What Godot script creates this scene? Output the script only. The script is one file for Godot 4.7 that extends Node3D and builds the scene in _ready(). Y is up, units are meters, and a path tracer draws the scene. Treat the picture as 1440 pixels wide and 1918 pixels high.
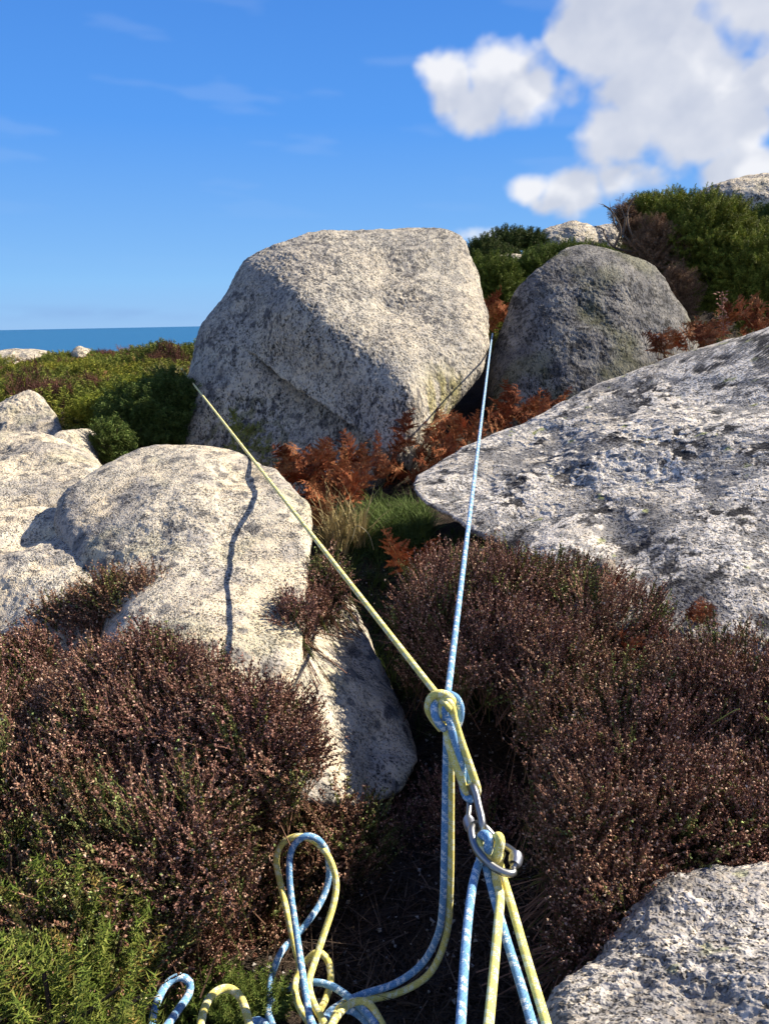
extends Node3D
# Granite boulders on a coastal heath: two half ropes are slung round the big boulder, meet in a knot and hang from two carabiners.

const PXF := 1440.0          # focal length in pixels of the 1440 x 1918 photograph
const SKY := 0.455
var cam: Camera3D
var rng := RandomNumberGenerator.new()
var used := {}
var M := {}
var n_lo := FastNoiseLite.new()
var n_mid := FastNoiseLite.new()
var n_hi := FastNoiseLite.new()
var n_cell := FastNoiseLite.new()

# ---------------------------------------------------------------- small helpers
func at(px: float, py: float, d: float) -> Vector3:
	return cam.transform * Vector3((px - 720.0) / PXF * d, (959.0 - py) / PXF * d, -d)

func numbered(called: String) -> String:
	if not used.has(called):
		used[called] = 0
		return called
	used[called] += 1
	return "%s_%03d" % [called, used[called]]

func tag(o: Node, label: String, category: String, group := "", kind := "") -> void:
	if label: o.set_meta("label", label)
	if category: o.set_meta("category", category)
	if group: o.set_meta("group", group)
	if kind: o.set_meta("kind", kind)

func thing(called: String, label: String, category: String, pos := Vector3.ZERO, group := "") -> Node3D:
	var o := Node3D.new()
	o.name = numbered(called)
	o.position = pos
	add_child(o)
	tag(o, label, category, group)
	return o

func put(called: String, mesh: Mesh, mat: Material, parent: Node3D = null) -> MeshInstance3D:
	var o := MeshInstance3D.new()
	o.mesh = mesh
	o.material_override = mat
	if parent:
		o.name = called
		parent.add_child(o, true)
	else:
		o.name = numbered(called)
		add_child(o)
	return o

func scatter(called: String, mesh: Mesh, mat: Material, xf: Array, cols: PackedColorArray, parent: Node3D = null) -> MultiMeshInstance3D:
	var mm := MultiMesh.new()
	mm.transform_format = MultiMesh.TRANSFORM_3D
	mm.use_colors = true
	mm.mesh = mesh
	mm.instance_count = xf.size()
	for i in xf.size():
		mm.set_instance_transform(i, xf[i])
		mm.set_instance_color(i, cols[i])
	var o := MultiMeshInstance3D.new()
	o.multimesh = mm
	o.material_override = mat
	o.set_meta("kind", "stuff")
	if parent:
		o.name = called
		parent.add_child(o, true)
	else:
		o.name = numbered(called)
		add_child(o)
	return o

func sm(a: float, b: float, x: float) -> float:
	return smoothstep(a, b, x)

func rr(a: float, b: float) -> float:
	return rng.randf_range(a, b)

func basis_up(up: Vector3, spin: float, s: float) -> Basis:
	var y := up.normalized()
	var x := y.cross(Vector3(0.31, 0.2, 0.93)).normalized()
	var z := x.cross(y)
	return Basis(x, y, z).rotated(y, spin).scaled(Vector3(s, s, s)) if s == 1.0 else Basis(x * s, y * s, z * s) * Basis(Vector3.UP, spin)

# collects triangles with vertex colours
class MB:
	var v := PackedVector3Array()
	var n := PackedVector3Array()
	var c := PackedColorArray()
	var uv := PackedVector2Array()
	var ix := PackedInt32Array()
	func tri(a: Vector3, b: Vector3, d: Vector3, col: Color) -> void:
		var k := v.size()
		var nn := (d - a).cross(b - a).normalized()
		v.append(a); v.append(b); v.append(d)
		n.append(nn); n.append(nn); n.append(nn)
		c.append(col); c.append(col); c.append(col)
		ix.append(k); ix.append(k + 1); ix.append(k + 2)
	func quad(a: Vector3, b: Vector3, d: Vector3, e: Vector3, col: Color) -> void:
		tri(a, b, d, col)
		tri(a, d, e, col)
	func bud(p: Vector3, ax: Vector3, len: float, r: float, col: Color) -> void:   # a small closed bud, six faces
		var x := ax.cross(Vector3(0.4, 0.3, 0.87)).normalized() * r
		var y := ax.cross(x).normalized() * r
		var q := p + ax * len * 0.55
		var e := p + ax * len
		var a := q + x
		var b := q - x * 0.5 + y * 0.87
		var d := q - x * 0.5 - y * 0.87
		tri(p, a, b, col); tri(p, b, d, col); tri(p, d, a, col)
		tri(e, b, a, col); tri(e, d, b, col); tri(e, a, d, col)
	func spike(p: Vector3, q: Vector3, w: float, col: Color) -> void:   # a thorn: three faces
		var ax := (q - p).normalized()
		var x := ax.cross(Vector3(0.4, 0.3, 0.87)).normalized() * w
		var y := ax.cross(x).normalized() * w
		var b := p - x * 0.5 + y * 0.87
		var d := p - x * 0.5 - y * 0.87
		tri(p + x, b, q, col); tri(b, d, q, col); tri(d, p + x, q, col)
	func tube(pts: PackedVector3Array, rad: PackedFloat32Array, sides: int, col: Color, uvs := Vector2(1, 1), cap := true) -> void:
		var k0 := v.size()
		var m := pts.size()
		var t := (pts[1] - pts[0]).normalized()
		var x := t.cross(Vector3(0.13, 0.2, 0.97)).normalized()
		var along := 0.0
		for i in m:
			var t2 := (pts[mini(i + 1, m - 1)] - pts[maxi(i - 1, 0)]).normalized()
			x = (x - t2 * x.dot(t2)).normalized()
			var y := t2.cross(x)
			if i > 0: along += pts[i].distance_to(pts[i - 1])
			for j in sides + 1:
				var a := TAU * j / sides
				var nn := x * cos(a) + y * sin(a)
				v.append(pts[i] + nn * rad[i]); n.append(nn); c.append(col)
				uv.append(Vector2(float(j) / sides * uvs.x, along * uvs.y))
		for i in m - 1:
			for j in sides:
				var a := k0 + i * (sides + 1) + j
				var b := a + sides + 1
				ix.append_array([a, b, a + 1, a + 1, b, b + 1])
		if cap:
			for e in 2:
				var kc := v.size()
				var i := 0 if e == 0 else m - 1
				var nn := (pts[0] - pts[1]).normalized() if e == 0 else (pts[m - 1] - pts[m - 2]).normalized()
				v.append(pts[i]); n.append(nn); c.append(col); uv.append(Vector2.ZERO)
				for j in sides:
					var a := k0 + i * (sides + 1) + j
					if e == 0: ix.append_array([kc, a, a + 1])
					else: ix.append_array([kc, a + 1, a])
	func mesh(use_uv := false) -> ArrayMesh:
		var arr := []
		arr.resize(Mesh.ARRAY_MAX)
		arr[Mesh.ARRAY_VERTEX] = v
		arr[Mesh.ARRAY_NORMAL] = n
		arr[Mesh.ARRAY_COLOR] = c
		if use_uv: arr[Mesh.ARRAY_TEX_UV] = uv
		arr[Mesh.ARRAY_INDEX] = ix
		var m := ArrayMesh.new()
		m.add_surface_from_arrays(Mesh.PRIMITIVE_TRIANGLES, arr)
		return m

func smooth_path(p: Array, step := 0.006) -> PackedVector3Array:   # Catmull-Rom through the points
	var out := PackedVector3Array()
	for i in p.size() - 1:
		var a: Vector3 = p[maxi(i - 1, 0)]
		var b: Vector3 = p[i]
		var c: Vector3 = p[i + 1]
		var d: Vector3 = p[mini(i + 2, p.size() - 1)]
		if i == 0: a = b * 2.0 - c
		if i == p.size() - 2: d = c * 2.0 - b
		var n := maxi(2, int(b.distance_to(c) / step))
		for k in n:
			out.append(b.cubic_interpolate(c, a, d, float(k) / n))
	out.append(p[p.size() - 1])
	return out

func same(n: int, r: float) -> PackedFloat32Array:
	var a := PackedFloat32Array()
	a.resize(n)
	a.fill(r)
	return a

# ---------------------------------------------------------------- textures and materials
func noise_bytes(type: int, freq: float, sd: int, size: int, octaves := 1, cell_value := false) -> PackedByteArray:
	var n := FastNoiseLite.new()
	n.noise_type = type
	n.frequency = freq
	n.seed = sd
	n.fractal_type = FastNoiseLite.FRACTAL_FBM if octaves > 1 else FastNoiseLite.FRACTAL_NONE
	n.fractal_octaves = octaves
	if cell_value:
		n.cellular_return_type = FastNoiseLite.RETURN_CELL_VALUE
	var im := n.get_seamless_image(size, size, false, false, 0.12, true)
	im.convert(Image.FORMAT_L8)
	return im.get_data()

func tex(data: PackedByteArray, w: int, h: int, fmt := Image.FORMAT_RGB8) -> ImageTexture:
	return ImageTexture.create_from_image(Image.create_from_data(w, h, false, fmt, data))

# speckled granite: crystals of quartz, feldspar and dark mica, with crusts of lichen. 1 tile is about a metre.
func granite(sd: int, dark_share: float, crust: float, contrast: float, patchy := 0.65) -> Array:
	var S := 1024
	var cells := noise_bytes(FastNoiseLite.TYPE_CELLULAR, 0.17, sd, S, 1, true)
	var fine := noise_bytes(FastNoiseLite.TYPE_CELLULAR, 0.34, sd + 1, S, 1, true)
	var patch := noise_bytes(FastNoiseLite.TYPE_SIMPLEX_SMOOTH, 0.011, sd + 2, S, 4)
	var lich := noise_bytes(FastNoiseLite.TYPE_SIMPLEX_SMOOTH, 0.055, sd + 3, S, 5)
	var out := PackedByteArray()
	out.resize(S * S * 3)
	var hgt := PackedByteArray()
	hgt.resize(S * S)
	var lut := PackedByteArray()
	lut.resize(256)
	for i in S * S:
		var a := cells[i] / 255.0
		var f := fine[i] / 255.0
		var p := patch[i] / 255.0 - 0.5
		var l := lich[i] / 255.0
		var dk := dark_share + p * patchy
		var g := 0.93
		var h := 0.6
		var warm := 0.0
		if a < dk * 0.75:
			g = 0.40 + f * 0.25; h = 0.35
		elif a < dk * 0.75 + 0.26 + p * 0.5:
			g = 0.72 + f * 0.12; h = 0.5
		else:
			warm = 0.03
		g -= (f - 0.5) * 0.22 if f < 0.5 else (f - 0.5) * 0.02
		if f < 0.15 + p * 0.35:
			g *= 0.5; h -= 0.15
		if l > 0.62 - crust:
			var q := smoothstep(0.62 - crust, 0.68 - crust, l)
			g = lerpf(g, 0.97 - (1.0 - f) * 0.12, q * 0.85); h += 0.35 * q
			warm *= 1.0 - q
		g = 0.93 + (g - 0.93) * contrast
		var v := clampf(g, 0.03, 1.0)
		out[i * 3] = int(clampf(v + warm, 0.0, 1.0) * 255.0)
		out[i * 3 + 1] = int(v * 252.0)
		out[i * 3 + 2] = int(clampf(v - warm * 1.6, 0.0, 1.0) * 250.0)
		hgt[i] = int(clampf(h + (f - 0.5) * 0.35, 0.0, 1.0) * 255.0)
	return [tex(out, S, S), tex(hgt, S, S, Image.FORMAT_L8)]

func rock_mat(t: Array, scale: Vector3, relief: float) -> StandardMaterial3D:
	var m := StandardMaterial3D.new()
	m.vertex_color_use_as_albedo = true
	m.albedo_texture = t[0]
	m.uv1_triplanar = true
	m.uv1_world_triplanar = true
	m.uv1_triplanar_sharpness = 4.0
	m.uv1_scale = scale
	m.roughness = 0.93
	m.metallic_specular = 0.25
	m.heightmap_enabled = true
	m.heightmap_texture = t[1]
	m.heightmap_scale = relief
	return m

func plant_mat(rough := 0.8, through := 0.0) -> StandardMaterial3D:
	var m := StandardMaterial3D.new()
	m.vertex_color_use_as_albedo = true
	m.roughness = rough
	m.metallic_specular = 0.2
	m.cull_mode = BaseMaterial3D.CULL_DISABLED
	if through > 0.0:
		m.backlight_enabled = true
		m.backlight = Color(through, through, through)
	return m

# braided sheath: two sets of strands cross; some carriers change colour for a stretch
func rope_mat(body: Color, fleck: Color, gap: Color, share: float, sd: int) -> StandardMaterial3D:
	var W := 128
	var H := 1024
	var out := PackedByteArray()
	out.resize(W * H * 3)
	var hg := PackedByteArray()
	hg.resize(W * H)
	var r := RandomNumberGenerator.new()
	r.seed = sd
	var carriers := 16
	var start := []
	for k in carriers * 2:
		start.append(r.randf_range(-0.02, 0.02))
	for y in H:
		for x in W:
			var u := float(x) / W
			var v := float(y) / H                 # one tile is 90 mm
			var a := fposmod(u * carriers + v * 30.0, carriers)
			var b := fposmod(u * carriers - v * 30.0, carriers)
			var over := (int(a) + int(b)) % 2 == 0
			var f := (a if over else b)
			var k := int(f)
			var s := absf(f - k - 0.5) * 2.0
			var t := absf((b if over else a) - floorf(b if over else a) - 0.5) * 2.0
			var lit := 1.0 - 0.5 * pow(s, 3.0) - 0.2 * pow(t, 4.0)
			# fleck: runs of pale yarn on part of the carriers, three runs per tile
			var ph := fposmod(v * 3.0 + (0.33 if (k / 4) % 2 == 0 else 0.0) + u * 0.5 + start[k + (0 if over else carriers)], 1.0)
			var is_f := ph < share and (k % 2 == 0 or ph < share * 0.8)
			var col := fleck if is_f else body
			if not is_f and k % 4 == 1: col = body.lerp(gap, 0.25)
			col = gap.lerp(col, clampf(lit * 1.25 - 0.15, 0.0, 1.0))
			var i := y * W + x
			out[i * 3] = int(col.r * 255.0); out[i * 3 + 1] = int(col.g * 255.0); out[i * 3 + 2] = int(col.b * 255.0)
			hg[i] = int(clampf(lit, 0.0, 1.0) * 255.0)
	var m := StandardMaterial3D.new()
	m.albedo_texture = tex(out, W, H)
	m.heightmap_enabled = true
	m.heightmap_texture = tex(hg, W, H, Image.FORMAT_L8)
	m.heightmap_scale = 0.05
	m.roughness = 0.7
	m.metallic_specular = 0.3
	m.rim_enabled = true
	m.rim = 0.3
	return m

# ---------------------------------------------------------------- sky
func cloud_amount(az: float, el: float, blobs: Array, nz: FastNoiseLite) -> float:
	var s := 0.0
	for b in blobs:
		var dx: float = (az - b[0]) / b[2]
		var dy: float = (el - b[1]) / b[3]
		var q := 1.0 - dx * dx - dy * dy
		if q > -0.9:
			s = maxf(s, (q + 0.9) / 1.9 * b[4])
	if s <= 0.0: return 0.0
	var f := nz.get_noise_2d(az * 6.0, el * 8.0)
	return clampf((s + f * clampf(1.35 - s, 0.12, 0.85) - 0.42) * 2.6, 0.0, 1.0)

func make_sky() -> PanoramaSkyMaterial:
	var W := 2304
	var H := 1152
	var data := PackedFloat32Array()
	data.resize(W * H * 3)
	var nz := FastNoiseLite.new()
	nz.seed = 11
	nz.frequency = 0.02
	nz.fractal_octaves = 6
	nz.fractal_gain = 0.56
	var wisp := FastNoiseLite.new()
	wisp.seed = 5
	wisp.frequency = 0.02
	wisp.fractal_octaves = 4
	var blobs := [[5.0, 14.9, 2.2, 2.2, 1.0], [8.3, 15.4, 3.0, 2.2, 1.05], [10.4, 14.2, 2.8, 2.2, 1.0], [12.4, 14.4, 2.4, 1.6, 0.8], [6.6, 13.2, 2.6, 1.6, 0.9], [17.0, 20.5, 6.0, 3.8, 1.25], [15.2, 17.0, 3.6, 3.2, 1.15], [18.5, 14.6, 4.8, 3.8, 1.15], [24.0, 19.5, 4.8, 4.0, 1.2], [16.0, 11.8, 3.6, 2.2, 1.0], [21.5, 11.4, 4.6, 2.3, 1.1], [25.5, 13.2, 2.6, 1.8, 0.95], [10.4, 8.7, 2.4, 1.2, 0.95], [13.2, 8.3, 3.0, 1.6, 1.0], [16.6, 8.6, 3.2, 1.5, 0.9], [24.0, 9.2, 3.4, 1.3, 0.95], [7.4, 5.8, 2.2, 0.6, 0.7], [20.0, 26.0, 8.0, 4.0, 0.9], [29.0, 12.0, 4.5, 4.0, 0.9]]
	var r := RandomNumberGenerator.new()
	r.seed = 77
	for i in 46:      # fair-weather clouds all round the rest of the sky
		var az := r.randf_range(40, 325)
		var e := r.randf_range(7, 48)
		var s := r.randf_range(5, 13) * (1.0 + e / 60.0)
		blobs.append([az if az < 180 else az - 360.0, e, s, s * 0.38, r.randf_range(0.75, 1.0)])
	var top := Vector3(0.048, 0.198, 0.68)
	var mid := Vector3(0.105, 0.35, 0.90)
	var low := Vector3(0.27, 0.56, 0.95)
	var hor := Vector3(0.33, 0.56, 0.89)
	for y in H:
		var el := 90.0 - (y + 0.5) / H * 180.0
		var c := top
		if el < 3.0: c = hor.lerp(low, clampf(el / 3.0, 0.0, 1.0))
		elif el < 13.0: c = low.lerp(mid, pow((el - 3.0) / 10.0, 0.8))
		elif el < 28.0: c = mid.lerp(top, (el - 13.0) / 15.0)
		else: c = top.lerp(Vector3(0.028, 0.12, 0.46), clampf((el - 28.0) / 40.0, 0.0, 1.0))
		if el <= 0.0:
			for x in W:
				var k0 := (y * W + x) * 3
				data[k0] = c.x * SKY; data[k0 + 1] = c.y * SKY; data[k0 + 2] = c.z * SKY
			continue
		var row := []
		for bl in blobs:
			if absf(el - bl[1]) < bl[3] * 2.3: row.append(bl)
		var bins := []
		for t in 72:
			var a0 := t * 5.0 - 180.0
			var bin := []
			for bl in row:
				if a0 + 5.0 > bl[0] - bl[2] * 1.5 - 2.0 and a0 < bl[0] + bl[2] * 1.5 + 2.0: bin.append(bl)
			bins.append(bin)
		for x in W:
			var k := (y * W + x) * 3
			var q := c
			if el > 0.0:
				var az := (x + 0.5) / W * 360.0
				if az > 180.0: az -= 360.0
				var near: Array = bins[mini(int((az + 180.0) / 5.0), 71)]
				var w := 0.0
				if el < 32.0: w = wisp.get_noise_2d(az * 3.0 + el * 4.0, el * 16.0) * 1.0
				var band := exp(-pow((el - 15.0) / 7.0, 2.0))
				q = q.lerp(Vector3(0.6, 0.72, 0.95), clampf((w - 0.24) * 0.5, 0.0, 0.10) * band)
				if near:
					var a := cloud_amount(az, el, near, nz)
					if a > 0.0:
						var above := cloud_amount(az + 1.4, el + 1.6, near, nz)   # how much cloud lies towards the sun
						var lit := clampf(1.08 - above * 0.66 + nz.get_noise_2d(az * 9.0 + 60.0, el * 12.0) * 0.35, 0.0, 1.0)
						var cc := Vector3(0.50, 0.55, 0.68).lerp(Vector3(0.95, 0.95, 0.97), lit)
						q = q.lerp(cc, pow(a, 1.2) * 0.93)
				if el < 1.6:
					var hz := clampf(1.0 - absf(el - 0.9) / 0.7, 0.0, 1.0) * clampf(nz.get_noise_2d(az * 5.0, 300.0 + el * 20.0) * 1.5 + 0.5, 0.0, 1.0)
					q = q.lerp(Vector3(0.25, 0.43, 0.77), hz * 0.6)
			q *= SKY
			data[k] = q.x; data[k + 1] = q.y; data[k + 2] = q.z
	var im := Image.create_from_data(W, H, false, Image.FORMAT_RGBF, data.to_byte_array())
	var m := PanoramaSkyMaterial.new()
	m.panorama = ImageTexture.create_from_image(im)
	return m

# ---------------------------------------------------------------- boulders
# A boulder is a closed surface round its centre whose distance in each direction passes smoothly through measured points:
# its outline, the ridges and faces in front, and a rounded back; then weathered by noise.
func solve(A: Array, b: PackedFloat64Array) -> PackedFloat64Array:
	var n := b.size()
	for i in n:
		var p := i
		for r in range(i + 1, n):
			if absf(A[r][i]) > absf(A[p][i]): p = r
		if p != i:
			var t = A[p]; A[p] = A[i]; A[i] = t
			var tb := b[p]; b[p] = b[i]; b[i] = tb
		var ri: PackedFloat64Array = A[i]
		for r in range(i + 1, n):
			var rw: PackedFloat64Array = A[r]
			var f := rw[i] / ri[i]
			if f != 0.0:
				for c in range(i, n): rw[c] -= f * ri[c]
				b[r] -= f * b[i]
				A[r] = rw
	for i in range(n - 1, -1, -1):
		var s := b[i]
		var ri: PackedFloat64Array = A[i]
		for c in range(i + 1, n): s -= ri[c] * b[c]
		b[i] = s / ri[i]
	return b

class Rock:
	var C: Vector3
	var ax := Basis.IDENTITY      # columns: the boulder's own axes times its half sizes
	var inv := Basis.IDENTITY
	var dirs := PackedVector3Array()
	var w := PackedFloat64Array()
	var poly := Vector3.ZERO
	var c0 := 0.0
	var soft := 0.012
	var cuts := []      # [point, outward normal]: joints along which the rock has split
	func q(d: Vector3) -> float:
		var s := c0 + poly.dot(d)
		for j in dirs.size():
			s += w[j] * sqrt(d.distance_squared_to(dirs[j]) + soft)
		return clampf(s, 0.3, 6.0)

func fit_rock(S: Array, I: Array, T: float, backdir: Vector3, soft := 0.010, front := Vector3.ZERO, pull := 0.22) -> Rock:
	var rk := Rock.new()
	rk.soft = soft
	var pts := []
	var mean := Vector3.ZERO
	for s in S:
		var p := at(s[0], s[1], s[2])
		pts.append(p)
		mean += p
	mean /= S.size()
	rk.C = mean + backdir * T * 0.42
	var all := pts.duplicate()
	for i in I: all.append(at(i[0], i[1], i[2]))
	for k in range(0, pts.size(), 2):
		all.append(pts[k].lerp(mean, pull) + backdir * T * 0.75)
	all.append(mean + backdir * T * 1.1)
	var n := all.size()
	var wv := (front if front != Vector3.ZERO else cam.position - rk.C).normalized()
	var u := Vector3.UP.cross(wv).normalized()
	var v := wv.cross(u)
	var ext := Vector3.ZERO
	for p in all:
		var e: Vector3 = p - rk.C
		ext += Vector3(absf(e.dot(u)), absf(e.dot(v)), absf(e.dot(wv)))
	ext = ext / n * 1.6
	rk.ax = Basis(u * ext.x, v * ext.y, wv * ext.z)
	rk.inv = rk.ax.inverse()
	var A := []
	var b := PackedFloat64Array()
	for i in n:
		var r: Vector3 = rk.inv * (all[i] - rk.C)
		rk.dirs.append(r.normalized())
		b.append(1.0 / r.length())
	for i in n:
		var row := PackedFloat64Array()
		for j in n: row.append(sqrt(rk.dirs[i].distance_squared_to(rk.dirs[j]) + soft))
		row.append(1.0); row.append(rk.dirs[i].x); row.append(rk.dirs[i].y); row.append(rk.dirs[i].z)
		A.append(row)
	for k in 4:
		var row := PackedFloat64Array()
		for j in n: row.append(1.0 if k == 0 else rk.dirs[j][k - 1])
		row.append_array([0.0, 0.0, 0.0, 0.0])
		A.append(row)
		b.append(0.0)
	var x := solve(A, b)
	rk.w = x.slice(0, n)
	rk.c0 = x[n]
	rk.poly = Vector3(x[n + 1], x[n + 2], x[n + 3])
	return rk

# n: cells along the front face; m: cells along the sides; rough: [large, middle, small] amplitudes in metres;
# shape(p, dir): extra displacement along dir; tint(p, normal): base colour there
func boulder(called: String, label: String, rk: Rock, n: int, m: int, rough: Array, mat: Material, tint: Callable, shape = null, stretch := Vector3.ONE) -> MeshInstance3D:
	var wv := Vector3(0, 0, 1)
	var u := Vector3(1, 0, 0)
	var v := Vector3(0, 1, 0)
	var P := PackedVector3Array()
	var N := PackedVector3Array()
	var K := PackedColorArray()
	var X := PackedInt32Array()
	var faces := [[wv, u, v, n, n], [u, v, wv, n, m], [-u, -v, wv, n, m], [v, -u, wv, n, m], [-v, u, wv, n, m]]
	var a1: float = rough[0]
	var a2: float = rough[1]
	var a3: float = rough[2]
	var cuts := rk.cuts
	var has_shape: bool = shape != null
	for fi in 5:
		var f = faces[fi]
		var nn: Vector3 = f[0]
		var du: Vector3 = f[1]
		var dv: Vector3 = f[2]
		var ku: int = f[3]
		var kv: int = f[4]
		# the smooth distance is worked out on every fourth point and interpolated
		var cu := int(ceil((ku + 3) / 4.0)) + 1
		var cv := int(ceil((kv + 3) / 4.0)) + 1
		var coarse := PackedFloat32Array()
		coarse.resize(cu * cv)
		for j in cv:
			var b := tan((float(j * 4 - 1) / kv * 2.0 - 1.0) * PI / 4.0)
			for i in cu:
				var a := tan((float(i * 4 - 1) / ku * 2.0 - 1.0) * PI / 4.0)
				coarse[j * cu + i] = rk.q((nn + du * a + dv * b).normalized())
		var g := PackedVector3Array()
		g.resize((ku + 3) * (kv + 3))
		for j in kv + 3:
			var tv := float(j - 1) / kv * 2.0 - 1.0
			var b := tan(tv * PI / 4.0)
			for i in ku + 3:
				var tu := float(i - 1) / ku * 2.0 - 1.0
				var a := tan(tu * PI / 4.0)
				var d := (nn + du * a + dv * b).normalized()
				var ci := i >> 2
				var ck := (j >> 2) * cu + ci
				var fx := (i & 3) * 0.25
				var fy := (j & 3) * 0.25
				var r := 1.0 / lerpf(lerpf(coarse[ck], coarse[ck + 1], fx), lerpf(coarse[ck + cu], coarse[ck + cu + 1], fx), fy)
				var off := rk.ax * (d * r)
				var p := rk.C + off
				var ps := p * stretch
				d = off.normalized()
				for cut in cuts:
					var s: float = (p - cut[0]).dot(cut[1]) + n_mid.get_noise_3dv(p * 7.0) * 0.008
					if s > -0.03:
						var over := s if s > 0.03 else (s + 0.03) * (s + 0.03) / 0.12
						p -= d * (over / maxf(d.dot(cut[1]), 0.15))
				r = n_lo.get_noise_3dv(ps * 2.2) * a1 + n_mid.get_noise_3dv(ps * 9.0) * a2 + n_hi.get_noise_3dv(ps * 34.0) * a3
				if has_shape: r += shape.call(p, d)
				g[j * (ku + 3) + i] = p + d * r
		var k0 := P.size()
		for j in kv + 1:
			for i in ku + 1:
				var k := (j + 1) * (ku + 3) + i + 1
				var nrm := (g[k + 1] - g[k - 1]).cross(g[k + ku + 3] - g[k - ku - 3]).normalized()
				P.append(g[k])
				N.append(nrm)
				K.append(tint.call(g[k], nrm))
		for j in kv:
			for i in ku:
				var a := k0 + j * (ku + 1) + i
				var b := a + ku + 1
				X.append_array([a, b + 1, a + 1, a, b, b + 1])
	# close the back
	var back := P.size()
	P.append(rk.C - rk.ax.z / rk.q(-wv)); N.append(-rk.ax.z.normalized()); K.append(tint.call(P[back], -rk.ax.z.normalized()))
	var off := (n + 1) * (n + 1)
	for fi in 4:
		for i in n:
			X.append_array([off + i, off + i + 1, back])
		off += (n + 1) * (m + 1)
	var arr := []
	arr.resize(Mesh.ARRAY_MAX)
	arr[Mesh.ARRAY_VERTEX] = P
	arr[Mesh.ARRAY_NORMAL] = N
	arr[Mesh.ARRAY_COLOR] = K
	arr[Mesh.ARRAY_INDEX] = X
	var me := ArrayMesh.new()
	me.add_surface_from_arrays(Mesh.PRIMITIVE_TRIANGLES, arr)
	var o := put(called, me, mat)
	tag(o, label, "boulder")
	return o

func mixc(a: Color, b: Color, t: float) -> Color:
	return a.lerp(b, clampf(t, 0.0, 1.0))

func split(rk: Rock, ax: float, ay: float, bx: float, by: float, d: float, tilt := 0.25) -> void:   # a joint through two points, running away into the rock
	var a := at(ax, ay, d)
	var e := (at(bx, by, d) - a).normalized()
	var into := (a - cam.position).normalized()
	var n := e.cross(into).normalized()
	if n.dot(rk.C - a) > 0.0: n = -n
	n = (n + into * tilt).normalized()      # closes inwards behind the edge
	if (rk.C - a).dot(n) < -0.06: rk.cuts.append([a, n])

# ---------------------------------------------------------------- plants
func heather_sprig(sd: int, buds: float) -> ArrayMesh:   # 0.15 m high, dry flowers up the stem, scale leaves below
	var r := RandomNumberGenerator.new()
	r.seed = sd
	var b := MB.new()
	var stems := 3
	for s in stems:
		var lean := Vector3(r.randf_range(-0.26, 0.26), 1, r.randf_range(-0.26, 0.26)).normalized() if s else Vector3.UP
		var base := Vector3(0, 0.03 * s, 0)
		var L := r.randf_range(0.07, 0.11) if s else 0.15
		var bend := Vector3(r.randf_range(-0.2, 0.2), 0, r.randf_range(-0.2, 0.2))
		var prev := base - Vector3(0, 0.05, 0) if s == 0 else base
		for k in 3:
			var t := (k + 1) / 3.0
			var p := base + lean * L * t + bend * L * t * t
			b.spike(prev, p + (p - prev) * 0.3, 0.0013, Color(0.17, 0.105, 0.075) if sd % 2 else Color(0.10, 0.06, 0.045))
			prev = p
		var n := int(22 * buds * (L / 0.11))
		for i in n:
			var t := pow(r.randf(), 0.8) * 0.70 + 0.30
			var p := base + lean * L * t + bend * L * t * t
			var out := Vector3(r.randf_range(-1, 1), r.randf_range(0.3, 1.5), r.randf_range(-1, 1)).normalized()
			var pale := r.randf()
			var col := Color(0.19, 0.100, 0.074) if pale < 0.42 else (Color(0.32, 0.195, 0.148) if pale < 0.68 else (Color(0.075, 0.036, 0.029) if pale < 0.88 else Color(0.50, 0.375, 0.285)))
			b.bud(p + out * 0.001, out, r.randf_range(0.0045, 0.0068), r.randf_range(0.0014, 0.0022), col)
		for i in 18:
			var t := r.randf() * 0.85
			var p := base + lean * L * t + bend * L * t * t
			var out := Vector3(r.randf_range(-1, 1), r.randf_range(0.6, 1.6), r.randf_range(-1, 1)).normalized()
			b.spike(p, p + out * 0.008, 0.0011, Color(0.085, 0.09, 0.032) if r.randf() < 0.7 else Color(0.12, 0.065, 0.045))
	return b.mesh()

func gorse_sprig(sd: int, spines: int, L: float, dead := false, fat := 0.014) -> ArrayMesh:
	var r := RandomNumberGenerator.new()
	r.seed = sd
	var b := MB.new()
	var cs := Color(0.075, 0.11, 0.025) if not dead else Color(0.16, 0.115, 0.085)
	b.spike(Vector3.ZERO, Vector3(0, L, 0), L * 0.022, cs)
	for i in spines:
		var t := float(i) / spines
		var p := Vector3(0, L * (0.06 + t * 0.94), 0)
		var a := i * 2.4 + r.randf_range(-0.3, 0.3)
		var up := r.randf_range(0.05, 0.75)
		var out := Vector3(cos(a), up, sin(a)).normalized()
		var len := L * r.randf_range(0.20, 0.36) * (1.2 - t * 0.6)
		if fat < 0.012: len *= 0.5
		var c := Color(0.075, 0.12, 0.028) if r.randf() < 0.55 else Color(0.15, 0.19, 0.055)
		if dead: c = Color(0.27, 0.20, 0.145) if r.randf() < 0.6 else Color(0.17, 0.115, 0.08)
		b.spike(p, p + out * len, L * fat, c)
		if i % 2 == 0:
			var q := p + out * len * 0.45
			var o2 := (out + Vector3(r.randf_range(-1, 1), r.randf_range(-0.2, 0.8), r.randf_range(-1, 1))).normalized()
			b.spike(q, q + o2 * len * 0.6, L * fat * 0.8, c)
	return b.mesh()

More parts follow.
